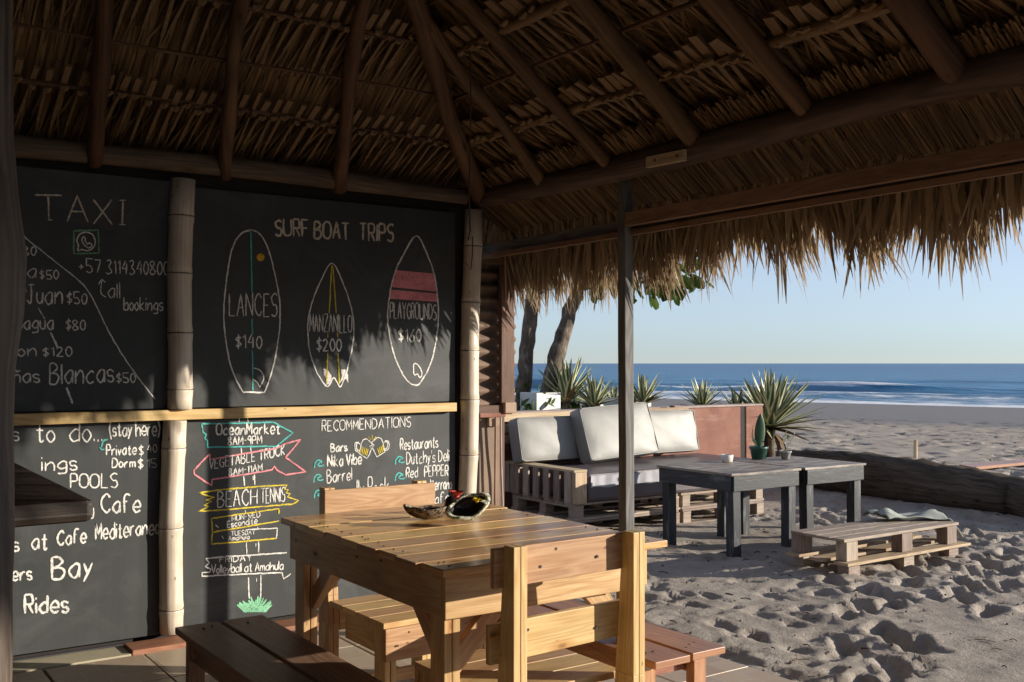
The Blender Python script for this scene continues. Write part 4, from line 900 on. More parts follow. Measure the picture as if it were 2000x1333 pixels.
# ------------------------------------------------------------------ table, chairs, benches
def nails(mb, pts, nrm, r=.004):
    nrm = V(nrm).normalized()
    for p in pts:
        p = V(p)+V((random.uniform(-.006, .006), random.uniform(-.006, .006), random.uniform(-.004, .004)))*1; p = p-nrm*((p-V(p)).dot(nrm)); mb.tube([p-nrm*.002, p+nrm*.0012], r, 7)
TZ = .78; tx0, tx1, ty0, ty1 = 1.575, 2.485, 2.655, 3.93
TB = tag(empty('dining_table', ((tx0+tx1)/2, (ty0+ty1)/2, 0)), 'varnished pine plank table holding the coconut shells, in the middle of the hut', 'table')
ny = 9; y = ty0; nl = MB()
for i in range(ny):
    wd = (ty1-ty0)/ny; a = random.uniform(-.010, .012)
    MB().plank((tx0+a, y+wd/2, TZ-.012), (tx1+random.uniform(-.008, .012), y+wd/2, TZ-.012), (0, wd-.004, 0), (0, 0, .024+random.uniform(-.002, .001)), 3, .006).build('table_plank', M['pine_table'], TB, bevel=.0025)
    for xx in (tx0+.05, tx0+.065, tx1-.05): nails(nl, [(xx, y+wd*.3, TZ-.0005), (xx, y+wd*.72, TZ-.0005)], (0, 0, 1), .0035)
    y += wd
ah = .135; az = TZ-.026-ah/2; ix = .045
MB().plank((tx0+ix, ty0+.06, az), (tx0+ix, ty1-.05, az), (0, 0, ah), (.024, 0, 0), 6, .01).build('apron', M['pine'], TB, bevel=.003)
MB().plank((tx1-ix, ty0+.06, az), (tx1-ix, ty1-.05, az), (0, 0, ah), (.024, 0, 0), 6, .01).build('apron', M['pine'], TB, bevel=.003)
MB().plank((tx0+ix-.012, ty0+.045, az), (tx1-.085, ty0+.045, az), (0, 0, ah), (0, .024, 0), 6, .01).build('apron', M['pine'], TB, bevel=.003)
MB().plank((tx0+ix-.012, ty1-.04, az), (tx1-ix+.012, ty1-.04, az), (0, 0, ah), (0, .024, 0), 6, .01).build('apron', M['pine'], TB, bevel=.003)
for xx in (tx0+.09, tx0+.14, tx0+.33, tx1-.3, tx1-.09): nails(nl, [(xx, ty0+.0335, az+random.uniform(-.05, .05))], (0, -1, 0), .004)
for yy in np.linspace(ty0+.1, ty1-.1, 7): nails(nl, [(tx0+ix-.0125, yy, az+random.uniform(-.05, .05))], (-1, 0, 0), .004)
lz = TZ-.027
for sx in (0, 1):
    for sy in (0, 1):
        cx = tx0+ix+.014+.016 if sx == 0 else tx1-ix-.014-.016; cy = ty0+.058+.045 if sy == 0 else ty1-.053-.045
        b = MB()
        for o in (-.0155, .0155): b.plank((cx+o, cy, 0), (cx+o+random.uniform(-.001, .001), cy, lz), (.0275, 0, 0), (0, .085, 0), 5, .015)
        b.build('leg', M['pine'], TB, bevel=.003)
        b = MB(); s = 1 if sy == 0 else -1; b.plank((cx-.02*(1 if sx else -1), cy+s*.03, lz-.30), (cx-.02*(1 if sx else -1), cy+s*.215, lz-.115), (.03, 0, 0), (0, .06*.7, -.06*.7*s)); b.build('knee_brace', M['pine'], TB, bevel=.002)
        b = MB(); s = 1 if sx == 0 else -1; b.plank((cx+s*.02, cy, lz-.30), (cx+s*.2, cy, lz-.12), (0, .03, 0), (.045, 0, -.045*s)); b.build('knee_brace', M['pine'], TB, bevel=.002)
nl.build('nail_heads', M['nail'], TB, kind='stuff'); fixpar(TB)

def make_chair():
    """origin under the middle of the seat; the back is at -Y"""
    r = empty('wooden_chair'); W = .50; D = .47; SZ = .405; nl = MB()
    n = 4; wd = D/n
    for i in range(n): MB().plank((-W/2-.005, -D/2+wd*(i+.5)+.03, SZ-.011), (W/2+.005, -D/2+wd*(i+.5)+.03, SZ-.011), (0, wd-.004, 0), (0, 0, .022), 2, .008).build('seat_slat', M['pine'], r, bevel=.002)
    for s in (-1, 1):
        MB().plank((s*(W/2-.048), -D/2+.09, SZ-.085), (s*(W/2-.048), D/2+.012, SZ-.085), (0, 0, .125), (.022, 0, 0), 3, .01).build('seat_rail', M['pine'], r, bevel=.002)
        b = MB()
        for o in (-.0135, .0135): b.plank((s*(W/2-.022)+o-.012*s, D/2-.03, 0), (s*(W/2-.022)+o-.012*s, D/2-.03, SZ-.023), (.0235, 0, 0), (0, .085, 0), 3, .012)
        b.build('leg', M['pine'], r, bevel=.002)
        b = MB(); yb = -D/2-.035          # rear leg: two laminated boards, tapering above the seat
        for o in (-.0125, .0125):
            x = s*(W/2-.022)+o; w_ = .0232
            lv = [(0, -.048, .05), (.30, -.048, .05), (.42, -.046, .042), (.868, -.048, .004)]
            for (za, a0, a1), (zb, b0, b1) in zip(lv, lv[1:]):
                b.hexa([(x-w_/2, yb+a0, za), (x+w_/2, yb+a0, za), (x+w_/2, yb+a1, za), (x-w_/2, yb+a1, za), (x-w_/2, yb+b0, zb), (x+w_/2, yb+b0, zb), (x+w_/2, yb+b1, zb), (x-w_/2, yb+b1, zb)], uo=za+3+o*9)
        b.build('rear_leg', M['pine'], r, bevel=.002)
    yb = -D/2-.035
    MB().plank((-W/2-.035, yb+.0165, .80), (W/2+.012, yb+.0165, .805), (0, 0, .115), (0, .022, 0), 4, .02).build('back_slat', M['pine'], r, bevel=.003)
    MB().plank((-W/2-.035, yb+.040, .575), (W/2-.01, yb+.040, .585), (0, 0, .115), (0, .022, 0), 4, .02).build('back_slat', M['pine'], r, bevel=.003)
    MB().plank((-W/2+.0, D/2+.024, SZ-.085), (W/2-.0, D/2+.024, SZ-.085), (0, 0, .125), (0, .022, 0), 3, .012).build('apron', M['pine'], r, bevel=.003)
    MB().plank((-W/2+.05, -D/2-.0, SZ-.085), (W/2-.05, -D/2-.0, SZ-.085), (0, 0, .1), (0, .022, 0), 2, .01).build('apron', M['pine'], r, bevel=.003)
    MB().plank((-W/2+.05, 0.02, .12), (W/2-.05, .02, .12), (0, 0, .05), (0, .022, 0)).build('stretcher', M['pine'], r, bevel=.002)
    for xx, zz in ((-.16, .82), (-.12, .79), (.10, .80), (-.15, .60), (.12, .57), (-.06, .835)): nails(nl, [(xx, yb+.0165-.0115 if zz > .7 else yb+.040-.0115, zz)], (0, -1, 0), .005)
    for xx in (-.2, -.14, .15, .2): nails(nl, [(xx, D/2+.0355, SZ-.06+random.uniform(-.03, .02))], (0, 1, 0), .004)
    nl.build('nail_heads', M['nail'], r, kind='stuff')
    return r
ch = make_chair(); ch.location = (1.94, 2.755, 0); tag(ch, 'pine chair in the foreground with its slatted back turned to the camera', 'chair', 'pine chairs at the table')
ch2 = copy_tree(ch); ch2.location = (2.08, 3.785, 0); ch2.rotation_euler = (0, 0, PI+.02); tag(ch2, 'pine chair pushed in at the far end of the table against the chalkboards', 'chair', 'pine chairs at the table')

def make_bench(mat, ln, wid=.31, z=.42):
    r = empty('bench'); nl = MB()
    for s in (-1, 1):
        MB().plank((s*(wid/4+.005), -ln/2+random.uniform(-.006, .006), z-.0125), (s*(wid/4+.005), ln/2, z-.0125), (wid/2-.008, 0, 0), (0, 0, .025), 6, .01).build('bench_plank', mat, r, bevel=.003)
        for e in (-1, 1):
            b = MB(); b.plank((s*(wid/2-.045), e*(ln/2-.10), 0), (s*(wid/2-.045), e*(ln/2-.10), z-.026), (.06, 0, 0), (0, .04, 0), 3, .01); b.build('leg', mat, r, bevel=.003)
            nails(nl, [(s*(wid/4), e*(ln/2-.09), z), (s*(wid/4+.035), e*(ln/2-.10), z), (s*(wid/4-.035), e*(ln/2-.07), z)], (0, 0, 1), .005)
        MB().plank((s*(wid/2-.045), -ln/2+.125, z-.075), (s*(wid/2-.045), ln/2-.125, z-.075), (.022, 0, 0), (0, 0, .07)).build('side_rail', mat, r, bevel=.002)
    for e in (-1, 1): MB().plank((-wid/2+.02, e*(ln/2-.135), z-.065), (wid/2-.02, e*(ln/2-.135), z-.065), (0, .022, 0), (0, 0, .06)).build('cross_rail', mat, r, bevel=.002)
    nl.build('nail_heads', M['nail'], r, kind='stuff'); return r
b1 = make_bench(M['bench_dark'], 1.32, .335); b1.location = (1.31, 3.2, 0); tag(b1, 'dark brown two plank bench in the left foreground, mostly in shade', 'bench')
b2 = make_bench(M['bench_red'], 1.25, .33); b2.location = (2.47, 3.14, 0); tag(b2, 'reddish two plank bench under the right side of the pine table', 'bench')

# coconut shells and flowers on the table
def bowl(name, n=30, rx=.09, ry=.055, rz=.045, th=.006, mats=(M['coco'], M['coco_in']), lip=.25):
    b = MB(); R_ = 9; rings = []
    for sgn, k in ((1, 0), (-1, 1)):
        for i in range(R_+1):
            f = i/R_ if sgn > 0 else 1-i/R_; a = f*PI/2; sc = 1 if sgn > 0 else 1-th/ry
            ring = []
            for j in range(n):
                t = 2*PI*j/n; r = math.sin(a); up = lip*rz*(abs(math.cos(t))**3)*r**3+.004*math.sin(5*t)*r
                x = rx*sc*r*math.cos(t)*(1+.15*abs(math.cos(t))**4); y = ry*sc*r*math.sin(t); z = rz*(1-math.cos(a)*sc)+up
                ring.append((x, y, z))
            rings.append((ring, k))
    for q, (ring, k) in enumerate(rings): b.v += ring
    for q in range(len(rings)-1):
        for j in range(n):
            l = (j+1) % n; b.face((q*n+j, q*n+l, (q+1)*n+l, (q+1)*n+j), [(0, 0)]*4, 0 if q < R_+2 else 1)
    return b
def place_on(o, px, py, z, rz=0): p = at(px, py, (0, 0, 1), z); o.location = p; o.rotation_euler = (0, 0, rz); return p
az_r = math.atan2(cR.y, cR.x)
o = bowl('coconut_bowl').build('coconut_bowl', [M['coco'], M['coco_in']], None, smooth=True); place_on(o, 838, 1014, TZ, az_r+.1); o.rotation_euler[0] = -.03
tag(o, 'dark carved coconut shell bowl lying on the pine table', 'bowl')
o = bowl('shell_bowl', rx=.080, ry=.055, rz=.045, th=.011).build('shell_bowl', [M['gourd'], M['coco_in']], None, smooth=True); p = place_on(o, 915, 1015, TZ+.035, az_r)
o.rotation_euler = (.80, -.34, az_r+.22); tag(o, 'tilted half shell bowl with pale green flecked rind beside the coconut bowl', 'bowl'); o.location = at(922, 1003, (0, 0, 1), TZ+.045)+V((.0, .02, 0))
def flower(name, petal, n, R_, core, label, px, py, z, cup=.4, layers=2, scale=1):
    r = empty(name); b = MB()
    for ly in range(layers):
        for k in range(n):
            a = 2*PI*k/n+ly*.3; d = V((math.cos(a), math.sin(a), cup+ly*.5+random.uniform(-.1, .1))).normalized(); sd_ = V((-math.sin(a), math.cos(a), 0)); ln = R_*(1-.2*ly)*random.uniform(.85, 1.1); w_ = ln*.42
            c = [V((0, 0, 0)), d*ln*.45, d*ln*.85, d*ln+V((0, 0, -.1*ln))]; ws = (.15, 1, .8, .1); bb = len(b.v)
            for q, ww in zip(c, ws): b.v += [tuple(q-sd_*w_*ww*.5), tuple(q+sd_*w_*ww*.5)]
            for i in range(3): b.face((bb+2*i, bb+2*i+1, bb+2*i+3, bb+2*i+2), [(0, 0)]*4)
    b.build('petals', petal, r, smooth=True, kind='stuff')
    m = MB(); m.lathe([(R_*.05, -R_*.2), (R_*.28, 0), (R_*.26, R_*.16), (R_*.1, R_*.25), (.0001, R_*.27)], 12); m.build('flower_centre', core, r, smooth=True)
    r.location = at(px, py, (0, 0, 1), z); return tag(r, label, 'flower')
flower('yellow_flower', M['petal_y'], 14, .026, M['petal_y'], 'small yellow flower lying in the tilted shell bowl', 930, 985, TZ+.075, .5, 3).location = at(932, 978, (0, 0, 1), TZ+.095)-V((fwd.x, fwd.y, 0))*.03
flower('white_flower', M['petal_w'], 12, .022, M['petal_w'], 'small white flower tucked next to the yellow flower', 947, 990, TZ+.070, .4, 2).location = at(948, 982, (0, 0, 1), TZ+.09)-V((fwd.x, fwd.y, 0))*.02
f = flower('red_flower', M['petal_r'], 18, .043, M['petal_r'], 'red flower standing at the far side of the shell bowls', 896, 990, TZ+.06, .9, 3); f.location = at(892, 972, (0, 0, 1), TZ+.075)
st = MB(); st.tube([V(f.location)-V((0, 0, .0)), V(f.location)-V((0.0, .01, .062))], .004, 6).build('flower_stem', M['twig'], f); fixpar(f)
for c in f.children:
    if c.name.startswith('petals') or c.name.startswith('flower_centre'): c.matrix_parent_inverse = Matrix.Identity(4)
o = MB(); o.lathe([(.0001, .0), (.018, .003), (.032, .018), (.036, .038), (.031, .058), (.018, .070), (.0001, .074)], 20); q = o.build('dark_seed_pod', M['coco_in'], None, smooth=True); q.location = at(884, 1003, (0, 0, 1), TZ); tag(q, 'round dark seed pod behind the coconut bowl in front of the red flower', 'seed pod')

# ------------------------------------------------------------------ shutter, box and cords by the corner
sh = tag(empty('shutter', (3.6, 5.42, 1.1)), 'dark timber framed corrugated panel hung outside the corner bamboo post', 'shutter')
ysh = 5.45; sx0, sx1 = 3.40, wl(1012, 600, ysh).x; sz0, sz1 = wl(1000, 800, ysh).z, wl(1000, 525, ysh).z
b = MB(); nz = 90; prev = None
for i in range(nz+1):
    z = sz0+(sz1-sz0)*i/nz; y = ysh+.05+.022*math.sin(z*2*PI/.083); b.v += [(sx0, y, z), (sx1+.004*math.sin(z*9), y, z), (sx0, y+.006, z), (sx1+.004*math.sin(z*9), y+.006, z)]
    if i:
        q = 4*i; b.face((q-4, q-3, q+1, q), [(0, 0)]*4); b.face((q-1, q-2, q+2, q+3), [(0, 0)]*4); b.face((q-3, q-1, q+3, q+1), [(0, 0)]*4)
b.build('corrugated_sheet', M['roof_tile'], sh, smooth=True)
xs_ = wl(989, 600, ysh).x
MB().plank((xs_, ysh, sz0-.02), (xs_, ysh, sz1+.03), (.10, 0, 0), (0, .04, 0), 6, .01).build('frame_stile', M['shutter'], sh, bevel=.003)
MB().plank((sx0+.02, ysh-.001, sz0-.02), (sx0+.02, ysh-.001, sz1+.03), (.05, 0, 0), (0, .04, 0), 6, .01).build('frame_stile', M['shutter'], sh, bevel=.003)
MB().plank((sx0, ysh+.003, sz1+.05), (sx1-.02, ysh+.003, sz1+.05), (0, 0, .06), (0, .05, 0), 3, .01).build('frame_rail', M['shutter'], sh, bevel=.003)
MB().plank((sx0, ysh+.003, sz0+.0), (sx1-.06, ysh+.003, sz0), (0, 0, .06), (0, .05, 0), 3, .01).build('frame_rail', M['shutter'], sh, bevel=.003)
a_ = wl(1000, 797, 5.40); MB().box(a_-V((.05, .0, .035)), a_+V((.035, .10, .035))).build('support_block', M['pallet'], sh, bevel=.003)
MB().box((sx1-.12, ysh+.07, -.05), (sx1-.06, ysh+.13, sz0)).build('support_leg', M['shutter'], sh)
MB().plank((sx0, ysh+.1, sz1+.2), (sx0+.45, ysh+.1, sz1+.16), (0, 0, .05), (0, .03, 0)).build('hanger', M['shutter'], sh)
fixpar(sh)
bx = tag(empty('plywood_box', (3.55, 5.5, 0)), 'tall brown plywood cabinet panel beside the corner bamboo post', 'cabinet')
xa, xb_ = wl(936, 900, 5.46).x, wl(976, 900, 5.46).x
MB().box((xa, 5.46, -.05), (xb_, 5.78, 1.055)).build('panel', M['carton'], bx, bevel=.004)
MB().box((xa-.02, 5.42, 1.057), (xb_+.02, 5.80, 1.085)).build('lid', M['pink'], bx, bevel=.004)
a_ = wl(964, 822, 5.43); MB().box(a_-V((.035, .0, .035)), a_+V((.05, .028, .045))).build('bracket', M['pallet'], bx, bevel=.003); fixpar(bx)
for px0, nm in ((968, 'brown cord hanging down the plywood cabinet'), (978, 'pinkish pipe running down beside the plywood cabinet')):
    p0 = wl(px0, 815, 5.40); p1 = wl(px0+7, 1000, 5.40); pts, rs = wob(p0, (p1.x, 5.42, 0.0), 14, .006, .007, .007, .05)
    q = MB().tube(pts, rs, 8).build('hanging_cord' if px0 == 968 else 'thin_pipe', M['cord'] if px0 == 968 else M['cap'], bx, smooth=True); q.matrix_parent_inverse = Matrix.Translation(-V(bx.location))

# ------------------------------------------------------------------ terrace wall, planters, agaves, trees
root = tag(empty('terrace_wall', (6, 8, 0)), 'low weathered pink rendered wall behind the pallet sofa', 'wall')
wy = 7.95; wx1 = wl(1490, 790, wy).x; wz = 1.4-(790-710)/2000*11.6+.02; wz = wl(1480, 790, wy).z
xsl = wl(1452, 800, wy).x
MB().box((3.9, wy, -.2), (xsl-.045, wy+.16, wz-.02)).build('wall_panel', M['pink'], root, bevel=.01)
MB().box((xsl+.04, wy, -.4), (wx1, wy+.16, wz-.018)).build('wall_panel', M['pink'], root, bevel=.01)
MB().box((3.9, wy-.008, wz-.018), (wx1+.004, wy+.17, wz+.004)).build('coping', M['cap'], root, bevel=.006)
MB().box((xsl-.046, wy+.012, -.2), (xsl+.041, wy+.15, wz-.02)).build('dark_joint', M['boardback'], root); fixpar(root)
MB().box((3.2, 8.13, -.5), (9.1, 9.3, .80)).build('raised_bed', M['soil'], None, kind='structure')
def planter(px0, px1, ytop, yd, lab):
    a_ = wl(px0, ytop, yd); c_ = wl(px1, ytop, yd); r = empty('planter', (a_.x, yd, .80)); b = MB()
    z0, z1 = .8, a_.z; x0, x1 = a_.x, c_.x; y1 = yd+.3; t = .025
    b.box((x0, yd, z0), (x1, yd+t, z1)); b.box((x0, y1-t, z0), (x1, y1, z1)); b.box((x0, yd+t, z0), (x0+t, y1-t, z1)); b.box((x1-t, yd+t, z0), (x1, y1-t, z1)); b.build('planter_box', M['white_plaster'], r, bevel=.004)
    MB().box((x0+t, yd+t, z0), (x1-t, y1-t, z1-.03)).build('soil', M['soil'], r); fixpar(r); return tag(r, lab, 'planter')
planter(1048, 1095, 768, 8.6, 'white planter box at the foot of the leaning trunk')
planter(1236, 1272, 774, 8.6, 'white planter box right of the grey post above the pink wall')
planter(1172, 1212, 778, 8.7, 'white planter box just left of the grey post, shaded by agave leaves')
def agave(p, n, R_, label, tilt0=.1, spread=1.45, rx=0, half=None, dead=4):
    r = empty('agave', p); lv = n
    for k in range(lv):
        f = (k+.5)/lv; az = k*2.39996+random.uniform(-.2, .2); el = PI/2-(tilt0+f*spread)+random.uniform(-.14, .14)
        ln = R_*random.uniform(.85, 1.1)*(.8+.2*math.sin(f*PI)); b = MB()
        d = V((math.cos(az)*math.cos(el), math.sin(az)*math.cos(el), math.sin(el))); sd_ = V((-math.sin(az), math.cos(az), 0)); up = d.cross(sd_); 
        if up.z < 0: up = -up
        w0 = R_*.062; m = 6; bb = len(b.v)
        for i in range(m+1):
            t = i/m; c = d*(ln*t)-V((0, 0, 1))*(.10*ln*t*t*f); ww = w0*(.7+1.1*t if t < .3 else 1.03*(1-((t-.3)/.7)**1.8))+.0008
            b.v += [tuple(c-sd_*ww+up*ww*.35), tuple(c), tuple(c+sd_*ww+up*ww*.35)]
        for i in range(m):
            for s in (0, 1):
                q = 3*i+s; b.face((q, q+1, q+4, q+3), [(k*3+i/m, s*.5), (k*3+i/m, s*.5+.5), (k*3+(i+1)/m, s*.5+.5), (k*3+(i+1)/m, s*.5)])
        b.build('agave_leaf', M['dead_leaf'] if (f > .9 and random.random() < .4) else M['agave'], r, smooth=True)
    b = MB(); b.tube([(0, 0, -.5), (0, 0, .03)], [R_*.09, R_*.075], 10, jit=.1); b.build('stump', M['bark'], r, smooth=True)
    for k in range(10 if R_ > .7 else 4):
        az = k*2.1+random.uniform(-.4, .4); d = V((math.cos(az), math.sin(az), 0)); sd_ = V((-math.sin(az), math.cos(az), 0)); b = MB(); ln = R_*random.uniform(.35, .6); bb = 0
        for i in range(5):
            t = i/4; c = d*(ln*.6*math.sin(t*1.6))-V((0, 0, 1))*(.05+ln*.75*t*t); ww = R_*.05*(1-t*.85); b.v += [tuple(c-sd_*ww), tuple(c+sd_*ww)]
            if i: b.face((2*i-2, 2*i-1, 2*i+1, 2*i), [(0, 0)]*4)
        b.build('dry_leaf', M['dead_leaf'], r, smooth=True)
    return tag(r, label, 'agave plant', 'striped agaves along the terrace wall')
agave(at(1503, 838, (0, 1, 0), 8.3), 84, .80, 'largest striped agave, spreading at the right end of the pink wall', .05, 1.65)
agave(at(1106, 790, (0, 1, 0), 8.75), 44, .56, 'striped agave rising right of the leaning trunk and its white planter', .02, 1.0)
agave(at(1160, 796, (0, 1, 0), 8.55), 38, .42, 'small striped agave midway between leaning trunk and grey post', .15, 1.25)
agave(at(1256, 792, (0, 1, 0), 8.5), 40, .42, 'striped agave behind the white planter just right of the grey post', .05, 1.3)
agave(at(1372, 800, (0, 1, 0), 8.5), 36, .40, 'striped agave above the right half of the pink wall', .05, 1.3)
agave(at(1200, 800, (0, 1, 0), 8.9), 22, .36, 'half hidden small striped agave directly left of the grey post', .1, 1.3)
agave(at(1440, 812, (0, 1, 0), 8.6), 20, .40, 'thin striped agave close to the dark joint of the pink wall', .1, 1.2)
def leaf_cluster(mb, c, n, R_, ls, flat=.5):
    for _ in range(n):
        p = V(c)+V((random.gauss(0, R_), random.gauss(0, R_), random.gauss(0, R_*flat))); a = random.uniform(0, 2*PI); d = V((math.cos(a), math.sin(a), random.uniform(-2.2, -.2))).normalized()
        sd_ = d.cross(V((random.uniform(-1, 1), random.uniform(-1, 1), .4))).normalized(); ln = ls*random.uniform(.7, 1.15); w_ = ln*.27; nr = sd_.cross(d); b = len(mb.v); sid[0] += 1; u = sid[0]
        prof = ((0, .1), (.25, .62), (.55, 1), (.8, .85), (1, .1))
        for t, ww in prof: mb.v += [tuple(p+d*ln*t-sd_*w_*ww+nr*.03*ln), tuple(p+d*ln*t-nr*.04*ln*0), tuple(p+d*ln*t+sd_*w_*ww+nr*.03*ln)]
        for i in range(4):
            for s in (0, 1):
                q = b+3*i+s; mb.face((q, q+1, q+4, q+3), [(u+.1+.4*s, prof[i][0]), (u+.5+.4*s, prof[i][0]), (u+.5+.4*s, prof[i+1][0]), (u+.1+.4*s, prof[i+1][0])])
def tree(axis_px, wds, yd, top, clusters, label, nleaf=26):
    P = [wl(px, py, yd) for px, py in axis_px]; P = [V((P[0].x-(P[1].x-P[0].x)*.9, yd, .2))]+P+[V(t) for t in top]
    R_ = [wds[0]*1.15]+list(wds)+[wds[-1]*.8]*len(top); r = empty('almond_tree', P[0])
    pts = []; rs = []
    for i in range(len(P)-1):
        for k in range(6): t = k/6; pts.append(P[i].lerp(P[i+1], t)+V((random.gauss(0, .006), random.gauss(0, .006), 0))); rs.append((R_[i]+(R_[i+1]-R_[i])*t)*random.uniform(.93, 1.08))
    pts.append(P[-1]); rs.append(R_[-1]); MB().tube(pts, rs, 14, jit=.05).build('trunk', M['bark'], r, smooth=True)
    crown = MB(); tip = P[-1]
    for c in clusters:
        c = V(c); pts, rs = wob(tip, c, 7, .05, wds[-1]*.5, .012, .05); MB().tube(pts, rs, 7).build('limb', M['bark'], r, smooth=True)
        leaf_cluster(crown, c, nleaf, .20, .20)
    crown.build('crown', M['green_leaf'], r, smooth=False, kind='stuff'); fixpar(r); return tag(r, label, 'tree', 'leaning trees behind the pink wall')
def cl(px, py, yd, dz=0): p = wl(px, py, yd); p.z += dz; return p
tree([(1064, 792), (1086, 700), (1113, 608)], (.098, .088, .080), 8.95, [cl(1150, 500, 8.95), cl(1200, 400, 9.0)],
     [cl(1270, 548, 8.4), cl(1310, 535, 8.2), cl(1350, 540, 8.0), cl(1200, 535, 8.8), cl(1165, 545, 9), cl(1300, 420, 8.5), cl(1200, 330, 9.2), cl(1390, 420, 8), cl(1240, 470, 9.2)],
     'leaning rough barked tree in front of the sea, right one of the two trunks', 20)
tree([(1020, 795), (1027, 700), (1038, 600)], (.085, .082, .078), 9.2, [cl(1045, 520, 9.2), cl(1052, 420, 9.2)],
     [cl(1010, 500, 8.6), cl(1022, 540, 8.7), cl(1000, 440, 9.0), cl(1040, 470, 9.3), cl(960, 400, 9.5), cl(1100, 420, 9.5)],
     'leaning tree next to the corrugated panel, left one of the two trunks', 20)
sb = MB()
leaf_cluster(sb, wl(1040, 785, 8.75), 70, .13, .11, .7)
s_ = sb.build('leafy_shrub', M['green_leaf'], None); tag(s_, 'small green broad leaved shrub between the two tree trunks', 'shrub')
for (qx, qy, qn, qr, lab) in ((1130, 786, 60, .12, 'green leafy shrub between the leaning trunk and the small agave'), (1190, 788, 50, .10, 'green leafy shrub directly left of the grey post'), (1090, 784, 40, .09, 'dark green shrub at the foot of the leaning trunk')):
    sb = MB(); leaf_cluster(sb, wl(qx, qy, 8.95), qn, qr, .10, .6); o_ = sb.build('leafy_shrub', M['green_leaf'], None); tag(o_, lab, 'shrub'); MB().tube([wl(qx, 830, 8.95), wl(qx, qy, 8.95)], .01, 6).build('stem', M['bark'], o_)
MB().tube([wl(1040, 830, 8.75), wl(1040, 790, 8.75)], .01, 6).build('stem', M['bark'], s_)

# ------------------------------------------------------------------ pallet sofa
def pallet(parent, x0, x1, y0, y1, z0, mat, along='x', h=.144, boards=5, skirt=True):
    """pallet with deck boards along X, three rows of blocks"""
    L_ = x1-x0; Dp = y1-y0; t = .02; bh = h-3*t
    wd = Dp/boards
    for i in range(boards): MB().plank((x0+random.uniform(-.01, .01), y0+wd*(i+.5), z0+h-t/2), (x1+random.uniform(-.01, .01), y0+wd*(i+.5), z0+h-t/2), (0, wd*.86, 0), (0, 0, t), 2, .01).build('deck_board', mat, parent, bevel=.002)
    for f in (0, .5, 1): 
        xc = x0+.05+f*(L_-.1)
        MB().plank((xc, y0+.003, z0+h-t*1.5-.001), (xc, y1-.003, z0+h-t*1.5-.001), (.095, 0, 0), (0, 0, t*.96)).build('stringer_board', mat, parent)
        for g_ in (0, .5, 1):
            yc = y0+.05+g_*(Dp-.1); MB().box((xc-.047, yc-.045, z0+t+.001), (xc+.047, yc+.045, z0+h-2*t-.001)).build('block', mat, parent, bevel=.002)
    for g_ in (0, .5, 1):
        yc = y0+.05+g_*(Dp-.1); MB().plank((x0-.012, yc, z0+t/2), (x1+.012, yc, z0+t/2), (0, .098, 0), (0, 0, t), 2, .01).build('bottom_board', mat, parent, bevel=.002)
sofa = tag(empty('pallet_sofa', (6.3, 7.2, 0)), 'long sofa built of stacked wooden pallets in front of the pink wall', 'sofa')
sX0 = wl(1125, 905, 6.75).x; sX1 = wl(1500, 960, 6.75).x; sg = gz(6.3, 7)-.02
for lv in range(2):
    z = sg+lv*.146
    for (xa, xb2) in ((sX0+.02, sX0+1.22), (sX0+1.26, sX1-.02)):
        pallet(sofa, xa, xb2, 6.78+.01*lv, 7.72, z, M['pallet_grey'], boards=6)
zt = sg+.292
# side pallet standing on edge (left arm) with upright slats on its outside
for i in range(7):
    yc = 6.78+.03+i*.152; MB().plank((sX0-.008, yc+.04, zt+.005), (sX0-.008, yc+.04, zt+.265), (0, .082, 0), (.018, 0, 0), 2, .02).build('arm_slat', M['pallet_grey'], sofa, bevel=.002)
MB().box((sX0+.002, 6.76, zt+.0), (sX0+.125, 6.85, zt+.262)).build('arm_block', M['pallet'], sofa, bevel=.003)
MB().box((sX0+.002, 7.66, zt+.0), (sX0+.125, 7.76, zt+.262)).build('arm_block', M['pallet_grey'], sofa, bevel=.003)
MB().plank((sX0+.058, 6.76, zt+.273), (sX0+.058, 7.8, zt+.273), (.14, 0, 0), (0, 0, .018), 3, .01).build('arm_top_board', M['pallet'], sofa, bevel=.002)
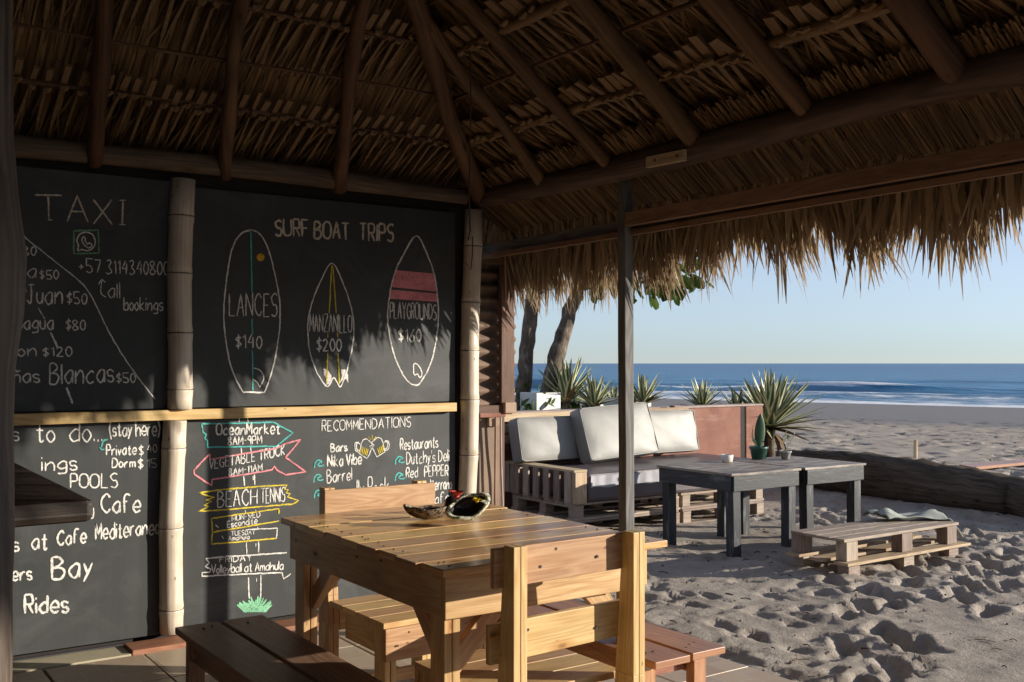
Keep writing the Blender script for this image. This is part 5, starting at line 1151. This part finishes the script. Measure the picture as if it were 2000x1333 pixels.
# upright back pallets
for i, zz in enumerate((.70, .80, .90)):
    MB().plank((sX0-.12, 7.80, zz), (sX0+1.2, 7.80, zz), (0, 0, .075), (0, .018, 0), 2, .02).build('back_slat', M['pallet'], sofa, bevel=.002)
    MB().plank((sX0+1.25, 7.80, zz), (wl(1344, 830, 7.8).x+.03*(i % 2), 7.80, zz), (0, 0, .085), (0, .018, 0), 2, .02).build('back_slat', M['pallet'], sofa, bevel=.002)
for xx in (sX0-.05, sX0+1.15, sX0+1.35, wl(1325, 830, 7.8).x): MB().box((xx-.04, 7.812, zt+.26), (xx+.04, 7.89, .96)).build('back_upright', M['pallet_grey'], sofa)
fixpar(sofa)
def soft_box(name, sx, sy, sz, mat, puff=.16, mi2=None, segs=6, smoothn=2, seed=0):
    """pillow-like box: subdivided cube pushed outwards, rounded edges"""
    import bmesh
    bm = bmesh.new(); bmesh.ops.create_cube(bm, size=2); bmesh.ops.subdivide_edges(bm, edges=bm.edges[:], cuts=segs, use_grid_fill=True)
    for v in bm.verts:
        x, y, z = v.co; r_ = .08
        f = (1-x*x)*(1-z*z); x2 = x*(1-.03*(1-z*z)*0); v.co = V((x*(1-.04*abs(z)**4*0)*sx/2, y*sy/2*(1+puff*f*1.2-.12*max(abs(x), abs(z))**8), z*sz/2+.003*math.sin(9*x+seed)*sz))
        v.co += V((0, .006*math.sin(7*x+5*z+seed), 0))*abs(y)
    me = bpy.data.meshes.new(name); bm.to_mesh(me); bm.free(); me.materials.append(mat)
    for p in me.polygons: p.use_smooth = True
    o = bpy.data.objects.new(name, me); COL.objects.link(o); bv = o.modifiers.new('b', 'BEVEL'); bv.width = .018; bv.segments = 3; bv.limit_method = 'ANGLE'; bv.angle_limit = .8
    return o
mt = MB(); mx0 = sX0+.14; mx1 = sX1+.02
mt.box((mx0, 6.76, zt+.005), (mx1, 7.74, zt+.245)); mo = mt.build('mattress', M['mattress'], None, bevel=.03); tag(mo, 'dark vinyl covered mattress lying on the pallet sofa', 'mattress')
fs = MB(); nn = 40; 
for i in range(nn+1):
    x = mx0+.02+(sX0+1.55-mx0)*i/nn; y = 6.752+.006*math.sin(i*1.7)+.005*math.sin(i*.6); fs.v += [(x, y, zt+.125+.006*math.sin(i*.9)), (x, y-.004, zt+.225)]
    if i: q = 2*i; fs.face((q-2, q, q+1, q-1), [(0, 0)]*4)
fs.build('silver_side_panel', M['mattress_side'], mo, smooth=True)
zm = zt+.245
def cush(px0, px1, yd, w, h, th, lean, rz, label, roll=0):
    a_ = wl((px0+px1)/2, 890, yd); o = soft_box('cushion', w, th, h, M['cushion'], .10, seed=px0); o.location = (a_.x, yd, zm+h/2*math.cos(lean)+th*.25); o.rotation_euler = (-lean, roll, rz)
    for sg in (-1, 1):
        q = MB(); ring = []
        for (ax_, az_) in ((-1, -1), (1, -1), (1, 1), (-1, 1), (-1, -1)):
            ring.append((ax_*(w/2-.006), sg*th*.43, az_*(h/2-.006)))
        pts_ = []
        for a0, a1 in zip(ring, ring[1:]): pts_ += [V(a0).lerp(V(a1), .04), V(a0).lerp(V(a1), .5), V(a0).lerp(V(a1), .96)]
        q.tube(pts_+[pts_[0]], .006, 6, cap=False).build('piping', M['cushion'], o, smooth=True)
    return tag(o, label, 'cushion', 'cream cushions on the pallet sofa')
cush(1012, 1138, 7.58, .80, .40, .16, .22, 0, 'left cream cushion leaning on the back of the pallet sofa')
cush(1135, 1268, 7.42, .86, .50, .17, .30, .02, 'largest middle cream cushion overlapping its neighbours on the pallet sofa', -.05)
cush(1235, 1345, 7.60, .88, .42, .15, .20, 0, 'right cream cushion against the pallet slats, beside the bare pink wall')

# ------------------------------------------------------------------ black tables
def black_table(x0, x1, y0, y1, zt_, label, rz=0):
    zg = gz((x0+x1)/2, (y0+y1)/2)-.03; r = empty('black_table', ((x0+x1)/2, (y0+y1)/2, zg), 0); n = 5
    for i in range(n):
        wd = (y1-y0)/n; MB().plank((x0-.015, y0+wd*(i+.5), zt_-.009), (x1+.02, y0+wd*(i+.5), zt_-.009), (0, wd-.004, 0), (0, 0, .018), 3, .01).build('table_plank', M['black_top'], r, bevel=.002)
    ah = .115; za = zt_-.019-ah/2
    MB().plank((x0+.01, y0+.012, za), (x1-.01, y0+.012, za), (0, 0, ah), (0, .02, 0), 3, .01).build('apron', M['black_wood'], r, bevel=.002)
    MB().plank((x0+.01, y1-.012, za), (x1-.01, y1-.012, za), (0, 0, ah), (0, .02, 0), 3, .01).build('apron', M['black_wood'], r, bevel=.002)
    for x in (x0+.011, x1-.011): MB().plank((x, y0+.023, za), (x, y1-.023, za), (0, 0, ah), (.02, 0, 0), 3, .01).build('apron', M['black_wood'], r, bevel=.002)
    for x, s in ((x0+.062, 1), (x1-.062, -1)):
        for y in (y0+.065, y1-.065): MB().plank((x+s*random.uniform(.0, .012), y, zg), (x, y, zt_-.02), (.08, 0, 0), (0, .08, 0), 4, .015).build('leg', M['black_wood'], r, bevel=.003)
    fixpar(r); r.rotation_euler = (0, 0, rz); return tag(r, label, 'table', 'worn black tables on the sand')
ztb = .575
black_table(5.70, 6.45, 5.36, 6.18, ztb, 'worn black painted table nearest to the hut, holding the potted plants')
black_table(6.52, 7.22, 5.33, 6.15, ztb, 'worn black painted table farther right, behind the low pallet bench', -.03)
def pot(name, px, py, prof, mat, label, cat='plant pot'):
    r = empty(name, at(px, py, (0, 0, 1), ztb+.001)); b = MB(); b.lathe(prof, 26); b.build('pot', mat, r, smooth=True)
    top = [p for p in prof if p[1] == max(q[1] for q in prof)][-1]
    s = MB(); s.lathe([(top[0]*.98, top[1]-.018), (.0001, top[1]-.014)], 20, cap=False); s.build('soil', M['soil'], r); return tag(r, label, cat)
pot('plant_pot', 1420, 903, [(.036, 0), (.044, .006), (.050, .03), (.052, .062), (.047, .064), (.045, .045)], M['pot_white'], 'small white round bowl pot at the left of the table top')
g = pot('cactus_pot', 1482, 897, [(.052, 0), (.060, .006), (.075, .085), (.082, .088), (.083, .108), (.076, .11), (.070, .09)], M['pot_green'], 'dark green pot with a tall paddle cactus on the near black table')
d_ = MB(); n = 14
for i in range(n+1):
    t = i/n; wd = .042*math.sin(PI*min(1, t*.93+.07))**.7+.004; c = V((.006+.02*t, 0, .09+.30*t))
    for k in range(10): a = 2*PI*k/10; d_.v.append(tuple(c+V((cR.x, cR.y, 0))*wd*math.cos(a)+V((fwd.x, fwd.y, 0))*.014*math.sin(a)*(1-t*.5)))
    if i:
        for k in range(10): l = (k+1) % 10; d_.face(((i-1)*10+k, (i-1)*10+l, i*10+l, i*10+k), [(0, 0)]*4)
d_.build('cactus_paddle', M['cactus'], g, smooth=True)
for q in range(4): a = random.uniform(0, 6); MB().tube([(0, 0, .09), (-.03*cR.x-.01*q, -.03*cR.y, .16), (-.07*cR.x+.01*q, -.07*cR.y, .20+.03*q)], [.006, .005, .001], 5).build('spiky_leaf', M['cactus'], g)
g = pot('twig_pot', 1534, 897, [(.028, 0), (.034, .004), (.048, .055), (.054, .058), (.054, .070), (.048, .072), (.044, .055)], M['pot_grey'], 'small grey pot with two thin forked twigs')
MB().tube([(0, 0, .06), (-.02*cR.x, -.02*cR.y, .12), (-.02*cR.x, -.02*cR.y, .19), (.02, 0, .24)], .003, 5).build('twig', M['twig'], g)
MB().tube([(0, 0, .06), (.02*cR.x, .02*cR.y, .11), (.07*cR.x, .07*cR.y, .19), (.08*cR.x, .08*cR.y, .22)], .003, 5).build('twig', M['twig'], g)
lf = MB(); leaf_cluster(lf, (.02, 0, .2), 5, .02, .05); lf.build('leaves', M['green_leaf'], g, kind='stuff')

# ------------------------------------------------------------------ low pallet bench with towel
zb = gz(6.5, 4.7)-.035; ztp = .215
pb = tag(empty('pallet_bench', (6.5, 4.7, zb)), 'low bench of two weathered wooden pallet layers standing on the sand', 'bench')
A0 = at(1649, 1055, (0, 0, 1), ztp); A1 = at(1846, 1017, (0, 0, 1), ztp); A2 = at(1541, 1037, (0, 0, 1), ztp); x0, y0 = A0.x, A0.y; L_ = A1.x-A0.x; D_ = A2.y-A0.y; t = .02
H = (ztp-zb)/2; n = 4
for i in range(n):
    wd = D_/n; MB().plank((x0+random.uniform(-.02, .02), y0+wd*(i+.5), ztp-t/2), (x0+L_+random.uniform(-.02, .02), y0+wd*(i+.5), ztp-t/2), (0, wd*.93, 0), (0, 0, t), 4, .012).build('deck_board', M['pallet_grey'], pb, bevel=.002)
for f in (0.06, .52, .93):
    for g_ in (.09, .91):
        xc, yc = x0+f*L_, y0+g_*D_
        MB().box((xc-.06, yc-.045, zb+H+.001), (xc+.06, yc+.045, ztp-t-.001)).build('block', M['pallet_grey'], pb, bevel=.003)
        MB().box((xc-.06+.02, yc-.045, zb+.012), (xc+.06+.02, yc+.045, zb+H-t-.001)).build('block', M['pallet_grey'], pb, bevel=.003)
for g_ in (.06, .5, .94):
    yc = y0+g_*D_; MB().plank((x0-.03, yc-.02, zb+H-t/2), (x0+L_+.07, yc-.02, zb+H-t/2), (0, .12, 0), (0, 0, t), 4, .012).build('middle_board', M['pallet'], pb, bevel=.002)
    MB().plank((x0-.02+random.uniform(-.02, .02), yc-.02, zb+.004), (x0+L_+.07, yc-.02, zb+.006), (0, .11, 0), (0, 0, t), 4, .012).build('bottom_board', M['pallet'], pb, bevel=.002)
fixpar(pb)
# towel: a rumpled strip draped along the far edge and over the right end
tw = MB(); P0 = V((x0+L_*.66, y0+D_*.86, ztp)); P1 = V((x0+L_, y0+D_*.30, ztp)); nu, nv = 46, 18; P1 = V((x0+L_+.06, P1.y, ztp))
for i in range(nu+1):
    for j in range(nv+1):
        u, v = i/nu, j/nv; c = P0.lerp(P1, u); wd = .24*(1-.25*math.sin(u*3)); y = c.y+(v-.5)*wd
        z = ztp+.022+.040*(math.sin(v*PI))*(.6+.5*math.sin(u*9+1)) + .010*math.sin(v*17+u*4)+.009*math.sin(v*9-u*11)+.02*math.exp(-((u-.12)/.1)**2); x = c.x
        if u > .88: k = (u-.88)/.12; x += .035*k; z -= .17*k*(1-.3*abs(v-.5)); y += .02*math.sin(v*12)*k
        tw.v.append((x, y, z))
        if i and j: q = i*(nv+1)+j; p_ = q-(nv+1); tw.face((p_-1, q-1, q, p_), [(0, 0)]*4)
o = tw.build('towel', M['towel'], None, smooth=True); s_ = o.modifiers.new('thick', 'SOLIDIFY'); s_.thickness = .006; s_.offset = 0
tag(o, 'crumpled grey green towel draped over the right end of the pallet bench', 'towel')

# ------------------------------------------------------------------ driftwood log, stake, plank, surfer
zl = gz(9.5, 6.5)
def gpt(px, py): return at(px, py, (0, 0, 1), -.1)
pts = []; rs = []
base = [(2120, 1050, .20), (2000, 1016, .205), (1900, 1004, .235), (1800, 992, .26), (1700, 975, .265), (1620, 960, .25), (1540, 945, .22), (1470, 930, .17), (1420, 920, .12)]
for i in range(len(base)-1):
    for k in range(6):
        t = k/6; bpt = [base[i][q]+(base[i+1][q]-base[i][q])*t for q in range(3)]; c = gpt(bpt[0], bpt[1]); r_ = bpt[2]*random.uniform(.96, 1.04)
        dv = V((c.x, c.y, 0)).normalized(); pts.append(c+dv*r_*.6+V((0, 0, r_*.86))); rs.append(r_)
tag(MB().tube(pts, rs, 26, jit=.035).build('driftwood_log', M['driftwood'], None, smooth=True), 'huge dark driftwood log lying across the sand at the right', 'log')
p = at(1788, 891, (0, 0, 1), -.17); tag(MB().tube([p-V((0, 0, .1)), p+V((.01, 0, .27))], [.035, .032], 8).build('wooden_stake', M['pallet'], None, smooth=False), 'short wooden stake standing in the open beach sand', 'stake')
p0 = at(1888, 913, (0, 0, 1), -.10); p1 = at(2060, 897, (0, 0, 1), -.13); tag(MB().plank(p0, p1, (0, .22, .02), (0, 0, .04), 3, .02).build('loose_plank', M['bench_red'], None), 'orange brown board lying on the beach behind the log', 'board')
sp = at(1565, 767, (0, 0, 1), SEA); b = MB(); h = 1.0
b.tube([sp+V((0, 0, -.1)), sp+V((0, 0, .35)), sp+V((0, 0, .55)), sp+V((0, 0, .62))], [.15, .2, .17, .06], 10); b.tube([sp+V((0, 0, .6)), sp+V((0, 0, .66)), sp+V((0, 0, .76)), sp+V((0, 0, .85))], [.05, .10, .11, .04], 10)
b.tube([sp+V((0, 0, .5)), sp+cR*-.25+V((0, 0, .45)), sp+cR*-.4+V((0, 0, .55))], [.07, .05, .04], 6); b.tube([sp+V((0, 0, .5)), sp+cR*.28+V((0, 0, .4)), sp+cR*.4+V((0, 0, .3))], [.07, .05, .04], 6)
tag(b.build('person', M['surfer'], None, smooth=True), 'tiny dark figure standing waist deep in the surf', 'person')
